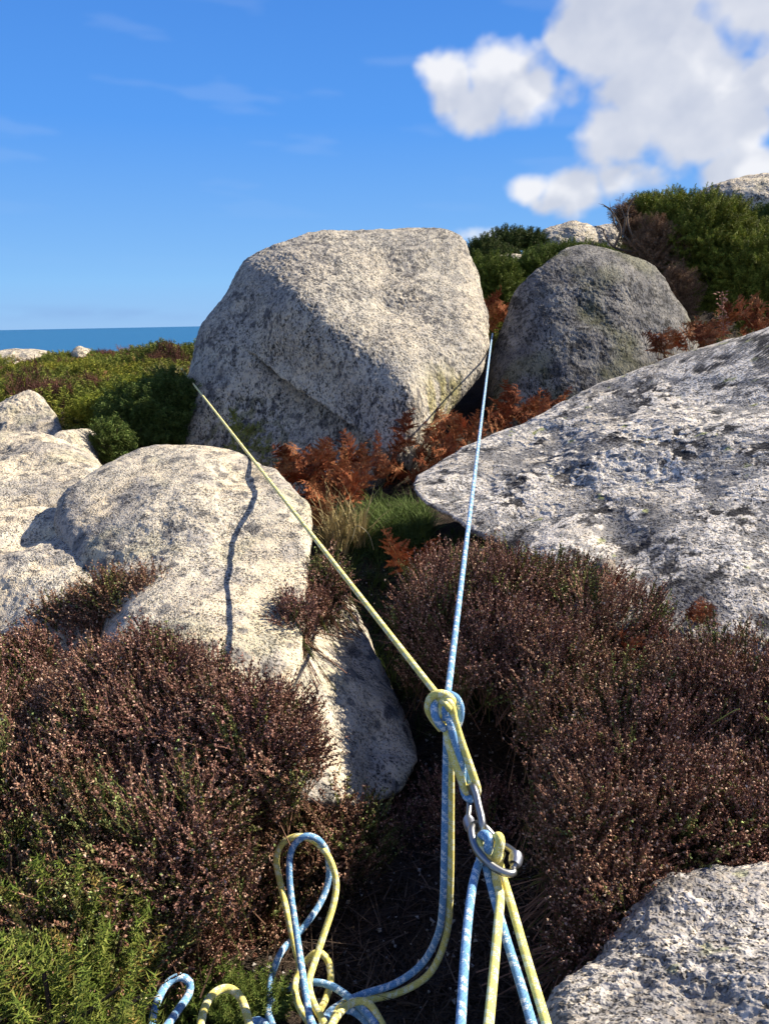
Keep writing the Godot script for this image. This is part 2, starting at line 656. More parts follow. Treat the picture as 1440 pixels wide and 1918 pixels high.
func grass_tuft(sd: int, blades: int, L: float, spread: float, c1: Color, c2: Color) -> ArrayMesh:
	var r := RandomNumberGenerator.new()
	r.seed = sd
	var b := MB.new()
	for i in blades:
		var a := r.randf() * TAU
		var o := Vector3(cos(a), 0, sin(a))
		var p := o * r.randf() * L * 0.12
		var len := L * r.randf_range(0.5, 1.0)
		var w := L * r.randf_range(0.009, 0.016)
		var side := o.cross(Vector3.UP) * w
		var lean := r.randf_range(0.1, 1.0) * spread
		var c := c1.lerp(c2, r.randf())
		var prev := p
		for k in 4:
			var t := (k + 1) / 4.0
			var q := p + Vector3.UP * len * (t - lean * 0.45 * t * t) + o * len * lean * t * t
			var s0 := side * (1.0 - k / 4.0)
			var s1 := side * (1.0 - t)
			if k == 3: b.tri(prev - s0, prev + s0, q, c)
			else: b.quad(prev - s0, prev + s0, q + s1, q - s1, c)
			prev = q
	return b.mesh()

# a dead bracken frond along +Y: stalk, paired pinnae, each with curled leaflets
func bracken_frond(sd: int, L: float) -> ArrayMesh:
	var r := RandomNumberGenerator.new()
	r.seed = sd
	var b := MB.new()
	var cs := Color(0.26, 0.12, 0.05)
	var pts := PackedVector3Array()
	var droop := r.randf_range(0.5, 1.1)
	for k in 10:
		var t := k / 9.0
		pts.append(Vector3(sin(t * 4.0 + sd) * 0.02 * L, L * (t - droop * 0.28 * t * t * t), L * droop * 0.42 * t * t))
	var rad := PackedFloat32Array()
	for k in 10: rad.append(lerpf(0.0028, 0.0007, k / 9.0) * L / 0.4)
	b.tube(pts, rad, 5, cs)
	var pairs := 13
	for i in pairs:
		var t := 0.26 + 0.72 * float(i) / pairs
		var fi := t * 9.0
		var k := mini(int(fi), 8)
		var p := pts[k].lerp(pts[k + 1], fi - k)
		var tan_ := (pts[k + 1] - pts[k]).normalized()
		for s in [-1.0, 1.0]:
			if r.randf() < 0.12: continue
			var plen := L * 0.36 * (1.08 - t) * r.randf_range(0.65, 1.15) + 0.012
			var out := (Vector3(s, 0, 0) * 0.9 + tan_ * r.randf_range(0.2, 0.7) + Vector3(0, 0, r.randf_range(-0.5, 0.6))).normalized()
			var curl := Vector3(0, r.randf_range(-0.9, 0.2), r.randf_range(-0.5, 0.8))
			var nl := maxi(4, int(plen / 0.0075))
			var prev := p
			var tint := r.randf_range(0.7, 1.25)
			for j in nl:
				var u := (j + 1.0) / nl
				var q := p + out * plen * u + curl * plen * 0.5 * u * u
				b.spike(prev, q, 0.0008, cs)
				var w := plen * 0.24 * (1.1 - u) + 0.0025
				var ax := (q - prev).normalized()
				var nrm := ax.cross(tan_).normalized()
				var sd_ := nrm.cross(ax).normalized()
				var c := (Color(0.27, 0.085, 0.036) if r.randf() < 0.6 else Color(0.33, 0.14, 0.065)) * tint
				for e in [-1.0, 1.0]:
					var tip: Vector3 = q + sd_ * e * w + nrm * r.randf_range(-0.6, 0.6) * w + ax * w * 0.4
					b.tri(prev, q, tip, c)
					b.tri(q, q + ax * w * 0.22, tip - ax * w * 0.1, c)
				prev = q
	return b.mesh()

# plants that fill rounded clumps: blobs are [centre, radii]; sprigs stand in the outer part of each blob, pointing out and up
func clump(blobs: Array, count: int, size: Array, depth: float, lean: Vector3, up_mix: float, tint: Callable, low := -0.15) -> Array:
	var xf := []
	var cols := PackedColorArray()
	var area := 0.0
	for b in blobs: area += b[1].x * b[1].z + b[1].y * (b[1].x + b[1].z) * 0.5
	for b in blobs:
		var c: Vector3 = b[0]
		var R: Vector3 = b[1]
		var k := int(count * (R.x * R.z + R.y * (R.x + R.z) * 0.5) / area)
		for i in k:
			var d := Vector3(rng.randfn(), rng.randfn(), rng.randfn()).normalized()
			if d.y < low: d.y = -d.y
			var nn := (d / R).normalized()
			var bump := 1.0 + n_mid.get_noise_3dv((c + d * R) * (7.0 if up_mix > 0.2 else 11.0)) * (0.22 if up_mix > 0.2 else 0.38) + n_lo.get_noise_3dv((c + d * R) * 5.0) * 0.25
			var inn := pow(rng.randf(), 1.6) * depth
			var p := c + d * R * bump - nn * inn
			var skip := false
			for o in blobs:
				if o != b:
					var e: Vector3 = (p - o[0]) / o[1]
					if e.length_squared() < 0.5: skip = true
			if skip: continue
			var s := rr(size[0], size[1])
			var flow := Vector3(n_lo.get_noise_3dv(p * 6.0), 0.0, n_lo.get_noise_3dv(p * 6.0 + Vector3(31, 0, 0))) * 0.7
			var upv := (nn.lerp(Vector3.UP, up_mix) + lean + flow + Vector3(rr(-0.35, 0.35), rr(-0.2, 0.3), rr(-0.35, 0.35))).normalized()
			p -= upv * s * 0.10
			xf.append(Transform3D(basis_up(upv, rng.randf() * TAU, s), p))
			cols.append(tint.call(p))
	return [xf, cols]

func woody(blobs: Array, n: int, rad: float, col: Color) -> ArrayMesh:   # bare stems from the root of each blob outwards
	var b := MB.new()
	for bl in blobs:
		var root: Vector3 = bl[0] - Vector3(0, bl[1].y * 0.7, 0)
		for i in n:
			var d := Vector3(rng.randfn(), absf(rng.randfn()) * 0.9 + 0.1, rng.randfn()).normalized()
			var e: Vector3 = bl[0] + d * bl[1] * 0.95
			var mid: Vector3 = root.lerp(e, 0.5) + Vector3(rr(-1, 1), rr(-0.3, 1), rr(-1, 1)) * bl[1].x * 0.15
			var p := smooth_path([root + Vector3(rr(-1, 1), 0, rr(-1, 1)) * bl[1].x * 0.2, mid, e], bl[1].x * 0.2)
			var r := PackedFloat32Array()
			for k in p.size(): r.append(rad * (1.0 - 0.75 * k / p.size()))
			b.tube(p, r, 4, col * rr(0.7, 1.3))
	return b.mesh()

func heather(label: String, blobs: Array, count: int, lean: Vector3, warm: float, green := 0.0) -> Node3D:
	var c: Vector3 = blobs[0][0]
	var o := thing("heather_bush", label, "heather", Vector3.ZERO, "heather bushes among the boulders")
	var all: Array = clump(blobs, int(count * 0.72), [0.6, 1.15], 0.085, lean, 0.45, func(p: Vector3) -> Color:
		var k: float = 0.83 + n_mid.get_noise_3dv(p * 6.0) * 0.4 + rng.randf() * 0.4
		var wv: float = clampf(warm + n_lo.get_noise_3dv(p * 4.0) * 0.9, 0.0, 1.0)
		var cc: Color = Color(0.95, 0.83, 0.89).lerp(Color(1.08, 1.03, 0.88), wv) * k
		if n_mid.get_noise_3dv(p * 9.0 + Vector3(5, 5, 5)) + rng.randf() * 0.3 > 0.5 - green * 2.0: cc = Color(0.55, 0.9, 0.42) * k
		return cc)
	var xf: Array = all[0]
	var cols: PackedColorArray = all[1]
	var third := int(xf.size() / 3.0)
	for k in 3:
		var lo := k * third
		var hi := xf.size() if k == 2 else lo + third
		var pick := []
		var pc := PackedColorArray()
		for i in range(k, xf.size(), 3):
			pick.append(xf[i]); pc.append(cols[i])
		scatter("flowering_sprigs", M.heather_mesh[k], M.floral, pick, pc, o)
	put("woody_stems", woody(blobs, 34, 0.0026, Color(0.12, 0.085, 0.065)), M.plant, o).set_meta("kind", "stuff")
	return o

func gorse(called: String, label: String, group: String, blobs: Array, count: int, size: Array, depth: float, tint: Callable, mesh_key := "gorse_mesh", stems := 14, dead_blobs := [], dead_count := 0, up := 0.12) -> Node3D:
	var o := thing(called, label, "gorse", Vector3.ZERO, group)
	var all: Array = clump(blobs, count, size, depth, Vector3.ZERO, up, tint, -0.45)
	scatter("spiny_shoots", M[mesh_key], M.spiny, all[0], all[1], o)
	if dead_blobs:
		var dd: Array = clump(dead_blobs, dead_count, size, depth * 2.0, Vector3.ZERO, 0.2, func(p: Vector3) -> Color: return Color(1.35, 1.12, 0.9) * rr(0.6, 1.25), -0.7)
		scatter("dead_shoots", M.dead_mesh, M.spiny, dd[0], dd[1], o)
	if stems:
		put("woody_stems", woody(blobs, stems, 0.006, Color(0.055, 0.04, 0.03)), M.plant, o).set_meta("kind", "stuff")
	return o

func bracken(label: String, spots: Array, sizes: Array, lean: Vector3, tint := Color.WHITE) -> Node3D:
	var o := thing("bracken_clump", label, "bracken", Vector3.ZERO, "dead bracken between the boulders")
	var small := 0.78 if spots.size() > 8 else 1.0
	for s in spots:
		var f := MeshInstance3D.new()
		f.mesh = M.fronds[rng.randi() % M.fronds.size()]
		f.material_override = M.bracken[rng.randi() % 3]
		f.name = "frond"
		var up := (Vector3(rr(-0.7, 0.7), rr(0.45, 1.0), rr(-0.7, 0.7)) + lean).normalized()
		f.transform = Transform3D(basis_up(up, rng.randf() * TAU, rr(sizes[0], sizes[1]) * small), s)
		o.add_child(f, true)
	return o

# ---------------------------------------------------------------- ground
var gp := []
func ground(x: float, z: float) -> float:
	var s := 0.0
	var t := 0.0
	for p in gp:
		var dx: float = p.x - x
		var dz: float = p.z - z
		var w := 1.0 / pow(dx * dx + dz * dz + 0.01 + 0.006 * p.z * p.z, 1.8)
		s += w * p.y
		t += w
	return s / t

func soil_y(x: float, z: float) -> float:
	return ground(x, z) + n_mid.get_noise_2d(x * 12.0, z * 12.0) * 0.02 + n_hi.get_noise_2d(x * 60.0, z * 60.0) * 0.006

func on_ground(x: float, z: float, up := 0.0) -> Vector3:
	return Vector3(x, soil_y(x, z) + up, z)

func warp(t: float, near: float, far: float) -> float:   # fine near the camera, coarse far off
	var a := absf(t)
	return signf(t) * (near * a + (far - near) * pow(a, 5.0))

func make_ground() -> void:
	for g in [[700, 1880, 1.2, 0.0], [690, 1600, 1.55, 0.0], [760, 1400, 1.9, 0.0], [720, 1200, 2.3, 0.0], [700, 1050, 2.75, -0.02], [720, 950, 3.15, -0.05], [800, 880, 3.5, -0.1], [900, 780, 3.9, -0.1], [900, 1700, 1.35, 0.0],
			[440, 1300, 1.45, -0.25], [100, 1300, 1.6, -0.22], [100, 1700, 1.0, -0.22], [400, 1700, 1.3, -0.12], [600, 1750, 1.38, -0.04], [0, 1900, 0.85, -0.2], [300, 1890, 1.12, -0.02], [400, 1800, 1.2, -0.05], [500, 1880, 1.12, -0.01],
			[950, 1100, 1.95, -0.28], [1200, 1300, 1.5, -0.28], [1400, 1500, 1.15, -0.24], [1150, 1600, 1.2, -0.2], [1440, 1900, 0.8, -0.3], [1650, 1250, 1.6, -0.3],
			[450, 850, 3.5, -0.22], [250, 800, 3.9, -0.32], [100, 900, 3.2, -0.25], [0, 740, 5.2, -0.12], [200, 705, 6, -0.14], [350, 665, 8, -0.12], [350, 632, 13, -0.42], [200, 672, 14, -0.6], [0, 712, 13, -0.7], [-200, 730, 13, -0.7], [0, 712, 7.5, -0.25], [20, 682, 17.4, -0.05], [60, 676, 17.8, -0.05], [150, 668, 18.0, -0.05], [-60, 690, 17.2, -0.05], [-300, 740, 6, -0.1],
			[-500, 850, 3.6, -0.1], [1000, 660, 5.0, -0.2], [910, 610, 5.6, -0.25], [930, 540, 6.6, -0.2], [940, 490, 8.5, -0.2], [1060, 460, 9.5, -0.15], [1300, 590, 5.3, -0.2], [1440, 600, 4.3, -0.22], [1440, 440, 8.5, -0.3], [1250, 470, 7, -0.3], [1700, 500, 6, -0.3], [1800, 380, 10, 0], [640, 580, 7, -0.25], [700, 560, 10, -0.1]]:
		gp.append(at(g[0], g[1], g[2]) + Vector3(0, g[3], 0))
	for p in [Vector3(0, 0.0, 1.5), Vector3(-2, 0.3, 0.8), Vector3(2.2, 0.45, 0.5), Vector3(0, -0.1, 6), Vector3(-7, -0.2, 4), Vector3(7, 1.4, 3), Vector3(-16, -3.2, -16), Vector3(-9, -2.5, -24), Vector3(-22, -7, -4), Vector3(-2, -1.0, -26), Vector3(6, 2.5, -16), Vector3(14, 4.2, -14), Vector3(12, 3.0, -24), Vector3(-50, -42, -20), Vector3(-40, -42, -60), Vector3(0, -30, -75), Vector3(40, -10, -70), Vector3(45, 3, -20), Vector3(40, 2, 30), Vector3(0, -4, 45), Vector3(-50, -30, 40), Vector3(-80, -50, 0), Vector3(-30, -50, -100), Vector3(90, -20, -90)]:
		gp.append(p)
	var n := 300
	var b := MB.new()
	for j in n + 1:
		for i in n + 1:
			var x := warp(float(i) / n * 2.0 - 1.0, 6.5, 110.0)
			var z := -2.0 + warp(float(j) / n * 2.0 - 1.0, 6.5, 110.0)
			var y := soil_y(x, z)
			b.v.append(Vector3(x, y, z))
			var k := clampf(0.5 + n_mid.get_noise_2d(x * 9.0, z * 9.0), 0.0, 1.0)
			b.c.append(Color(0.035, 0.026, 0.020).lerp(Color(0.085, 0.066, 0.052), k))
	b.n.resize(b.v.size())
	for j in n + 1:
		for i in n + 1:
			var a := b.v[j * (n + 1) + mini(i + 1, n)] - b.v[j * (n + 1) + maxi(i - 1, 0)]
			var c := b.v[mini(j + 1, n) * (n + 1) + i] - b.v[maxi(j - 1, 0) * (n + 1) + i]
			b.n[j * (n + 1) + i] = c.cross(a).normalized()
	for j in n:
		for i in n:
			var a := j * (n + 1) + i
			var d := a + n + 1
			b.ix.append_array([a, a + 1, d, a + 1, d + 1, d])
	var o := put("ground", b.mesh(), M.soil)
	tag(o, "dark peaty soil between the boulders", "", "", "structure")

# ---------------------------------------------------------------- ropes and metal
func strand(called: String, parent: Node3D, mat: Material, pts: Array, rad := 0.0053, step := 0.006) -> void:
	var P := []
	for p in pts: P.append(p if p is Vector3 else at(p[0], p[1], p[2]))
	var path := smooth_path(P, step)
	var b := MB.new()
	b.tube(path, same(path.size(), rad), 16, Color.WHITE, Vector2(1, 1.0 / 0.09))
	put(called, b.mesh(true), mat, parent)

# points read off an enlarged view: [x, y, depth] with that view's origin and scale
func view_pts(a: Array, ox: float, oy: float, s: float) -> Array:
	var out := []
	for p in a: out.append(at(ox + p[0] / s, oy + p[1] / s, p[2]))
	return out

func bar(called: String, parent: Node3D, mat: Material, pts: Array, rads: Array, sides := 14) -> void:
	var path := smooth_path(pts, 0.0015)
	var r := PackedFloat32Array()
	for i in path.size():
		var t := float(i) / (path.size() - 1) * (rads.size() - 1)
		var k := mini(int(t), rads.size() - 2)
		r.append(lerpf(rads[k], rads[k + 1], t - k))
	var b := MB.new()
	b.tube(path, r, sides, Color.WHITE)
	put(called, b.mesh(true), mat, parent)

func _ready() -> void:
	# ---- camera, sky, sun, exposure
	cam = Camera3D.new()
	cam.name = "camera"
	cam.position = Vector3(0, 1.05, 0)
	cam.rotation = Vector3(deg_to_rad(-13.9), 0, 0)
	cam.rotate_object_local(Vector3(0, 0, 1), deg_to_rad(-1.1))
	cam.fov = rad_to_deg(2.0 * atan(959.0 / PXF))
	cam.near = 0.05
	cam.far = 60000.0
	add_child(cam)
	cam.current = true
	var we := WorldEnvironment.new()
	we.name = "environment"
	var env := Environment.new()
	env.background_mode = Environment.BG_SKY
	env.sky = Sky.new()
	env.sky.sky_material = make_sky()
	env.background_energy_multiplier = 1.0
	env.tonemap_mode = Environment.TONE_MAPPER_LINEAR
	env.tonemap_exposure = 2.2
	env.sdfgi_enabled = true
	env.ssao_enabled = true
	env.ssil_enabled = true
	we.environment = env
	add_child(we)
	var sun := DirectionalLight3D.new()
	sun.name = "sun"
	sun.light_energy = 1.6
	sun.light_color = Color(1.0, 0.96, 0.89)
	sun.light_angular_distance = 0.5
	sun.shadow_enabled = true
	sun.basis = Basis.looking_at(-Vector3(0.74, 0.60, -0.28).normalized(), Vector3.UP)
	add_child(sun)

	# ---- noises, textures, materials
	rng.seed = 4
	for k in 3:
		var n: FastNoiseLite = [n_lo, n_mid, n_hi][k]
		n.noise_type = FastNoiseLite.TYPE_SIMPLEX_SMOOTH
		n.seed = 21 + k
		n.frequency = 1.0
		n.fractal_octaves = [2, 3, 2][k]
	var g_pale := granite(3, 0.27, 0.06, 1.05, 1.0)
	var g_streak := granite(5, 0.34, 0.06, 1.25)
	var g_crust := granite(9, 0.34, 0.14, 1.1)
	M.pale = rock_mat(g_pale, Vector3(1.5, 1.5, 1.5), 0.3)
	M.streaked = rock_mat(g_streak, Vector3(1.0, 0.55, 1.0), 0.4)
	M.crusted = rock_mat(g_crust, Vector3(1.2, 1.2, 1.2), 0.22)
	M.far_rock = rock_mat(g_pale, Vector3(0.4, 0.4, 0.4), 1.0)
	M.soil = rock_mat(g_crust, Vector3(1.6, 1.6, 1.6), 0.6)
	M.plant = plant_mat(0.8)
	M.leafy = plant_mat(0.6, 0.5)
	M.spiny = plant_mat(0.6, 0.7)
	M.floral = plant_mat(0.8, 0.2)
	M.bracken = []
	for k in 3:
		var m := plant_mat(0.85, 0.35)
		m.albedo_color = [Color(1, 1, 1), Color(0.72, 0.66, 0.66), Color(0.94, 1.0, 1.0)][k]
		M.bracken.append(m)
	M.blue = rope_mat(Color(0.47, 0.66, 0.81), Color(0.88, 0.92, 0.93), Color(0.16, 0.27, 0.44), 0.25, 1)
	M.yellow = rope_mat(Color(0.93, 0.87, 0.48), Color(0.95, 0.93, 0.76), Color(0.60, 0.54, 0.30), 0.30, 2)
	var metal := StandardMaterial3D.new()
	metal.albedo_color = Color(0.58, 0.58, 0.57)
	metal.metallic = 1.0
	metal.roughness = 0.36
	M.metal = metal
	var worn := StandardMaterial3D.new()
	worn.albedo_color = Color(0.62, 0.63, 0.66)
	worn.metallic = 1.0
	worn.roughness = 0.42
	M.worn = worn
	M.heather_mesh = [heather_sprig(1, 1.0), heather_sprig(2, 1.25), heather_sprig(3, 0.75)]
	M.gorse_mesh = gorse_sprig(5, 34, 0.14)
	M.needle_mesh = gorse_sprig(8, 64, 0.15, false, 0.0095)
	M.bushy_mesh = gorse_sprig(6, 24, 0.14, false, 0.028)
	M.dead_mesh = gorse_sprig(7, 24, 0.14, true)
	M.fronds = []
	for k in 7: M.fronds.append(bracken_frond(30 + k, 0.40))
	M.grass_mesh = grass_tuft(41, 16, 0.20, 1.0, Color(0.07, 0.12, 0.025), Color(0.13, 0.17, 0.05))
	M.dry_mesh = grass_tuft(42, 12, 0.24, 0.8, Color(0.38, 0.30, 0.15), Color(0.24, 0.19, 0.08))

	make_ground()
	var sea_m := StandardMaterial3D.new()
	sea_m.albedo_color = Color(0.11, 0.34, 0.47)
	sea_m.roughness = 0.35
	var wn := NoiseTexture2D.new()
	wn.width = 512
	wn.height = 512
	wn.seamless = true
	wn.as_normal_map = true
	wn.bump_strength = 6.0
	var wf := FastNoiseLite.new()
	wf.seed = 8
	wf.frequency = 0.03
	wf.fractal_octaves = 5
	wn.noise = wf
	sea_m.normal_enabled = true
	sea_m.normal_texture = wn
	sea_m.uv1_triplanar = true
	sea_m.uv1_world_triplanar = true
	sea_m.uv1_scale = Vector3(0.012, 0.012, 0.012)
	var pm := PlaneMesh.new()
	pm.size = Vector2(70000, 70000)
	var sea := put("sea", pm, sea_m)
	sea.position = Vector3(0, -46, 0)
	tag(sea, "blue sea reaching to the horizon", "", "", "structure")
	build_rocks()
	build_plants()
	build_ropes()

func build_rocks() -> void:
	var pale := Color(0.62, 0.58, 0.49)
	var cream := Color(0.70, 0.62, 0.48)
	var grey := Color(0.36, 0.355, 0.35)
	var dark := Color(0.17, 0.17, 0.175)
	var t_pale := func(p: Vector3, _n: Vector3) -> Color:
		var a := n_mid.get_noise_3dv(p * 5.0)
		var b := n_lo.get_noise_3dv(p * 2.4 + Vector3(7, 0, 0))
		var c := mixc(pale, cream, 0.5 + b * 1.6)
		c = mixc(c, grey, sm(0.02, 0.30, a + b * 0.5) * 0.72)
		c = mixc(c, Color(0.46, 0.44, 0.33), sm(0.15, 0.40, n_mid.get_noise_3dv(p * 3.4 + Vector3(0, 0, 9))) * 0.6)
		c = mixc(c, dark, sm(0.34, 0.46, n_hi.get_noise_3dv(p * 13.0 + Vector3(4, 0, 0))) * 0.8)
		return mixc(c, dark, sm(0.30, 0.5, n_mid.get_noise_3dv(p * 16.0)) * sm(-0.05, 0.25, n_lo.get_noise_3dv(p * 4.0)) * 0.7)
	var away := Vector3(0, 0, -1)

	# the big boulder the ropes go round
	var S := [[342, 835, 4.1], [345, 770, 4.15], [360, 690, 4.2], [385, 610, 4.25], [430, 540, 4.3], [468, 488, 4.3], [520, 460, 4.35], [600, 437, 4.45], [720, 433, 4.6], [832, 432, 4.6], [864, 450, 4.55], [885, 500, 4.45], [890, 545, 4.35], [909, 585, 4.25], [917, 640, 4.1], [905, 690, 4.0], [870, 735, 3.85], [830, 785, 3.72], [795, 835, 3.6], [760, 890, 3.55], [680, 960, 3.6], [560, 970, 3.65], [450, 950, 3.8], [370, 900, 4.0]]
	var I := [[500, 515, 4.05], [560, 545, 3.80], [610, 600, 3.68], [660, 660, 3.60], [715, 695, 3.55], [765, 725, 3.48], [745, 785, 3.46], [722, 850, 3.46], [600, 490, 4.1], [720, 500, 4.22], [820, 500, 4.32], [720, 580, 3.97], [820, 620, 3.87], [860, 680, 3.78], [800, 740, 3.58], [470, 600, 4.0], [420, 700, 3.98], [520, 680, 3.86], [600, 700, 3.73], [680, 780, 3.56], [400, 800, 3.95], [500, 800, 3.83], [580, 840, 3.72], [650, 880, 3.62]]
	var rk := fit_rock(S, I, 1.3, away, 0.004)
	split(rk, 922, 640, 876, 738, 4.4, 0.25)
	split(rk, 876, 736, 768, 876, 4.1, 0.3)
	split(rk, 832, 431, 866, 452, 4.75, 0.2)
	split(rk, 865, 450, 890, 520, 4.7, 0.2)
	var e0 := at(440, 640, 3.9)
	var e1 := at(735, 862, 3.5)
	var eye_n := (e1 - e0).cross(e0 - cam.position).normalized()
	if eye_n.y > 0.0: eye_n = -eye_n
	var moss := at(450, 850, 3.85)
	var yel := at(840, 770, 3.7)
	var led := func(p: Vector3, _d: Vector3) -> float:
		var s := (p - e0).dot(eye_n) + n_mid.get_noise_3dv(p * 6.0) * 0.02
		var along := (p - e0).dot((e1 - e0).normalized()) / e0.distance_to(e1)
		return -0.04 * exp(-pow((s - 0.012) / 0.014, 2.0)) * sm(-0.05, 0.25, along) * (1.0 - sm(1.0, 1.1, along)) - 0.17 * sm(-0.004, 0.014, s) * (1.0 - sm(0.0, 0.35, s)) * sm(0.05, 0.45, along) * (1.0 - sm(1.0, 1.15, along))
	boulder("boulder", "huge pale granite boulder with the two ropes running behind it", rk, 300, 100, [0.02, 0.008, 0.004], M.streaked, func(p: Vector3, _n: Vector3) -> Color:
		var c := mixc(Color(0.51, 0.49, 0.435), Color(0.58, 0.535, 0.45), 0.5 + n_lo.get_noise_3dv(p * 2.0))
		var st := n_mid.get_noise_3dv(p * Vector3(11, 3.5, 11))
		c = mixc(c, Color(0.30, 0.30, 0.305), sm(-0.05, 0.35, st + n_lo.get_noise_3dv(p * 2.5) * 0.5) * 0.42)
		c = mixc(c, Color(0.13, 0.13, 0.14), sm(0.25, 0.5, n_hi.get_noise_3dv(p * Vector3(22, 10, 22)) + n_lo.get_noise_3dv(p * 3.0) * 0.6) * 0.8)
		c = mixc(c, Color(0.20, 0.20, 0.06), sm(0.42, 0.05, p.distance_to(moss)) * sm(0.0, 0.3, n_hi.get_noise_3dv(p * 16.0)) * 0.9)
		return mixc(c, Color(0.50, 0.46, 0.16), sm(0.30, 0.08, p.distance_to(yel)) * sm(-0.3, 0.2, st) * 0.6), led)

	# the dark boulder behind on the right
	S = [[912, 720, 4.5], [930, 640, 4.55], [945, 560, 4.65], [975, 500, 4.7], [1025, 470, 4.72], [1080, 458, 4.75], [1140, 460, 4.75], [1205, 480, 4.72], [1245, 515, 4.7], [1280, 570, 4.65], [1300, 620, 4.6], [1310, 700, 4.5], [1250, 800, 4.3], [1100, 840, 4.15], [980, 820, 4.2], [920, 780, 4.35]]
	I = [[1000, 640, 4.32], [1010, 560, 4.45], [1090, 510, 4.5], [1100, 590, 4.36], [1100, 690, 4.24], [1190, 560, 4.46], [1210, 640, 4.38], [1020, 730, 4.22], [1150, 770, 4.2], [1240, 710, 4.32]]
	rk = fit_rock(S, I, 1.2, Vector3(0.15, 0, -1))
	split(rk, 957, 575, 1040, 480, 4.9, 0.2)
	split(rk, 920, 725, 957, 575, 4.8)
	split(rk, 1040, 480, 1095, 467, 4.9, 0.4)
	split(rk, 1095, 467, 1228, 512, 4.9, 0.4)
	split(rk, 1226, 510, 1290, 622, 4.8, 0.2)
	boulder("boulder", "wedge shaped dark grey boulder in shade right of the huge pale one", rk, 200, 60, [0.02, 0.006, 0.003], M.streaked, func(p: Vector3, _n: Vector3) -> Color:
		var c := mixc(Color(0.33, 0.325, 0.31), Color(0.18, 0.18, 0.185), 0.5 + n_mid.get_noise_3dv(p * 6.0) * 1.2)
		c = mixc(c, Color(0.10, 0.10, 0.10), sm(0.2, 0.45, n_hi.get_noise_3dv(p * 15.0) + n_lo.get_noise_3dv(p * 3.0) * 0.4))
		return mixc(c, Color(0.16, 0.17, 0.07), sm(0.0, 0.4, n_lo.get_noise_3dv(p * 2.2 + Vector3(3.1, 0, 0))) * 0.45))

	# the large slab on the right, under white crusts of lichen
	S = [[748, 938, 2.45], [765, 913, 2.55], [800, 884, 2.7], [870, 840, 2.9], [940, 810, 3.0], [1000, 790, 3.05], [1060, 755, 3.1], [1120, 720, 3.1], [1180, 695, 3.1], [1240, 670, 3.1], [1300, 655, 3.05], [1380, 635, 3.0], [1440, 616, 2.9], [1560, 590, 2.8], [1750, 600, 2.5], [1850, 800, 2.1], [1800, 1050, 1.75], [1600, 1200, 1.58], [1440, 1200, 1.55], [1350, 1188, 1.6], [1250, 1165, 1.68], [1180, 1135, 1.76], [1100, 1090, 1.86], [1000, 1075, 2.0], [870, 1038, 2.2], [830, 1010, 2.25], [790, 985, 2.35], [760, 965, 2.4]]
	I = [[850, 930, 2.47], [950, 890, 2.52], [1050, 840, 2.65], [1050, 950, 2.27], [1150, 780, 2.75], [1150, 900, 2.32], [1150, 1050, 1.97], [1250, 750, 2.72], [1250, 900, 2.24], [1250, 1050, 1.88], [1350, 720, 2.68], [1380, 900, 2.1], [1380, 1050, 1.78], [1440, 750, 2.48], [1440, 1110, 1.66], [1600, 800, 2.15], [1600, 1000, 1.82], [950, 990, 2.24]]
	rk = fit_rock(S, I, 0.75, Vector3(0.1, -0.8, -0.6).normalized(), 0.010, Vector3(-0.25, 0.75, 0.6), 0.5)
	split(rk, 748, 938, 800, 985, 2.4)
	split(rk, 795, 985, 880, 1040, 2.25)
	split(rk, 880, 1042, 1010, 1085, 2.05)
	var lump := func(p: Vector3, _d: Vector3) -> float:
		var t := n_hi.get_noise_3dv(p * 20.0) + n_mid.get_noise_3dv(p * 7.0) * 0.8
		return 0.0035 * sm(-0.1, 0.3, t) + 0.014 * n_mid.get_noise_3dv(p * 4.5 + Vector3(0, 4, 0))
	var t_crust := func(p: Vector3, _n: Vector3) -> Color:
		var big := n_lo.get_noise_3dv(p * 3.6)
		var t := n_hi.get_noise_3dv(p * 20.0) + n_mid.get_noise_3dv(p * 7.0) * 0.8
		var f := n_hi.get_noise_3dv(p * 70.0)
		var c := mixc(Color(0.20, 0.20, 0.205), Color(0.40, 0.395, 0.385), 0.5 + f * 0.5 + big * 0.8)
		c = mixc(c, Color(0.03, 0.03, 0.035), sm(0.12, 0.34, n_mid.get_noise_3dv(p * 6.0 + Vector3(0, 9, 0)) + f * 0.4) * 0.95)
		c = mixc(c, Color(0.76, 0.72, 0.65), sm(0.02, 0.20, t + f * 0.55 + big * 0.45 - 0.04))
		c = mixc(c, Color(0.64, 0.60, 0.53), sm(0.18, 0.40, n_mid.get_noise_3dv(p * 4.0)) * 0.75)
		return mixc(c, Color(0.34, 0.37, 0.18), sm(0.50, 0.66, n_mid.get_noise_3dv(p * 12.0 + Vector3(2, 2, 2))))
	boulder("boulder", "large sloping slab crusted with white and black lichen right of the taut blue rope", rk, 420, 170, [0.02, 0.005, 0.0015], M.crusted, t_crust, lump)

	# the flat topped boulder the yellow rope throws its shadow on
	S = [[118, 945, 2.15], [135, 913, 2.25], [185, 878, 2.35], [270, 837, 2.45], [305, 831, 2.47], [370, 835, 2.45], [440, 848, 2.4], [500, 880, 2.3], [545, 920, 2.2], [582, 980, 2.05], [604, 1030, 1.95], [602, 1078, 1.87], [580, 1112, 1.78], [556, 1160, 1.68], [515, 1210, 1.58], [480, 1290, 1.48], [400, 1340, 1.4], [300, 1340, 1.4], [212, 1290, 1.48], [205, 1200, 1.62], [228, 1135, 1.75], [222, 1080, 1.85], [178, 1040, 1.95], [138, 990, 2.05]]
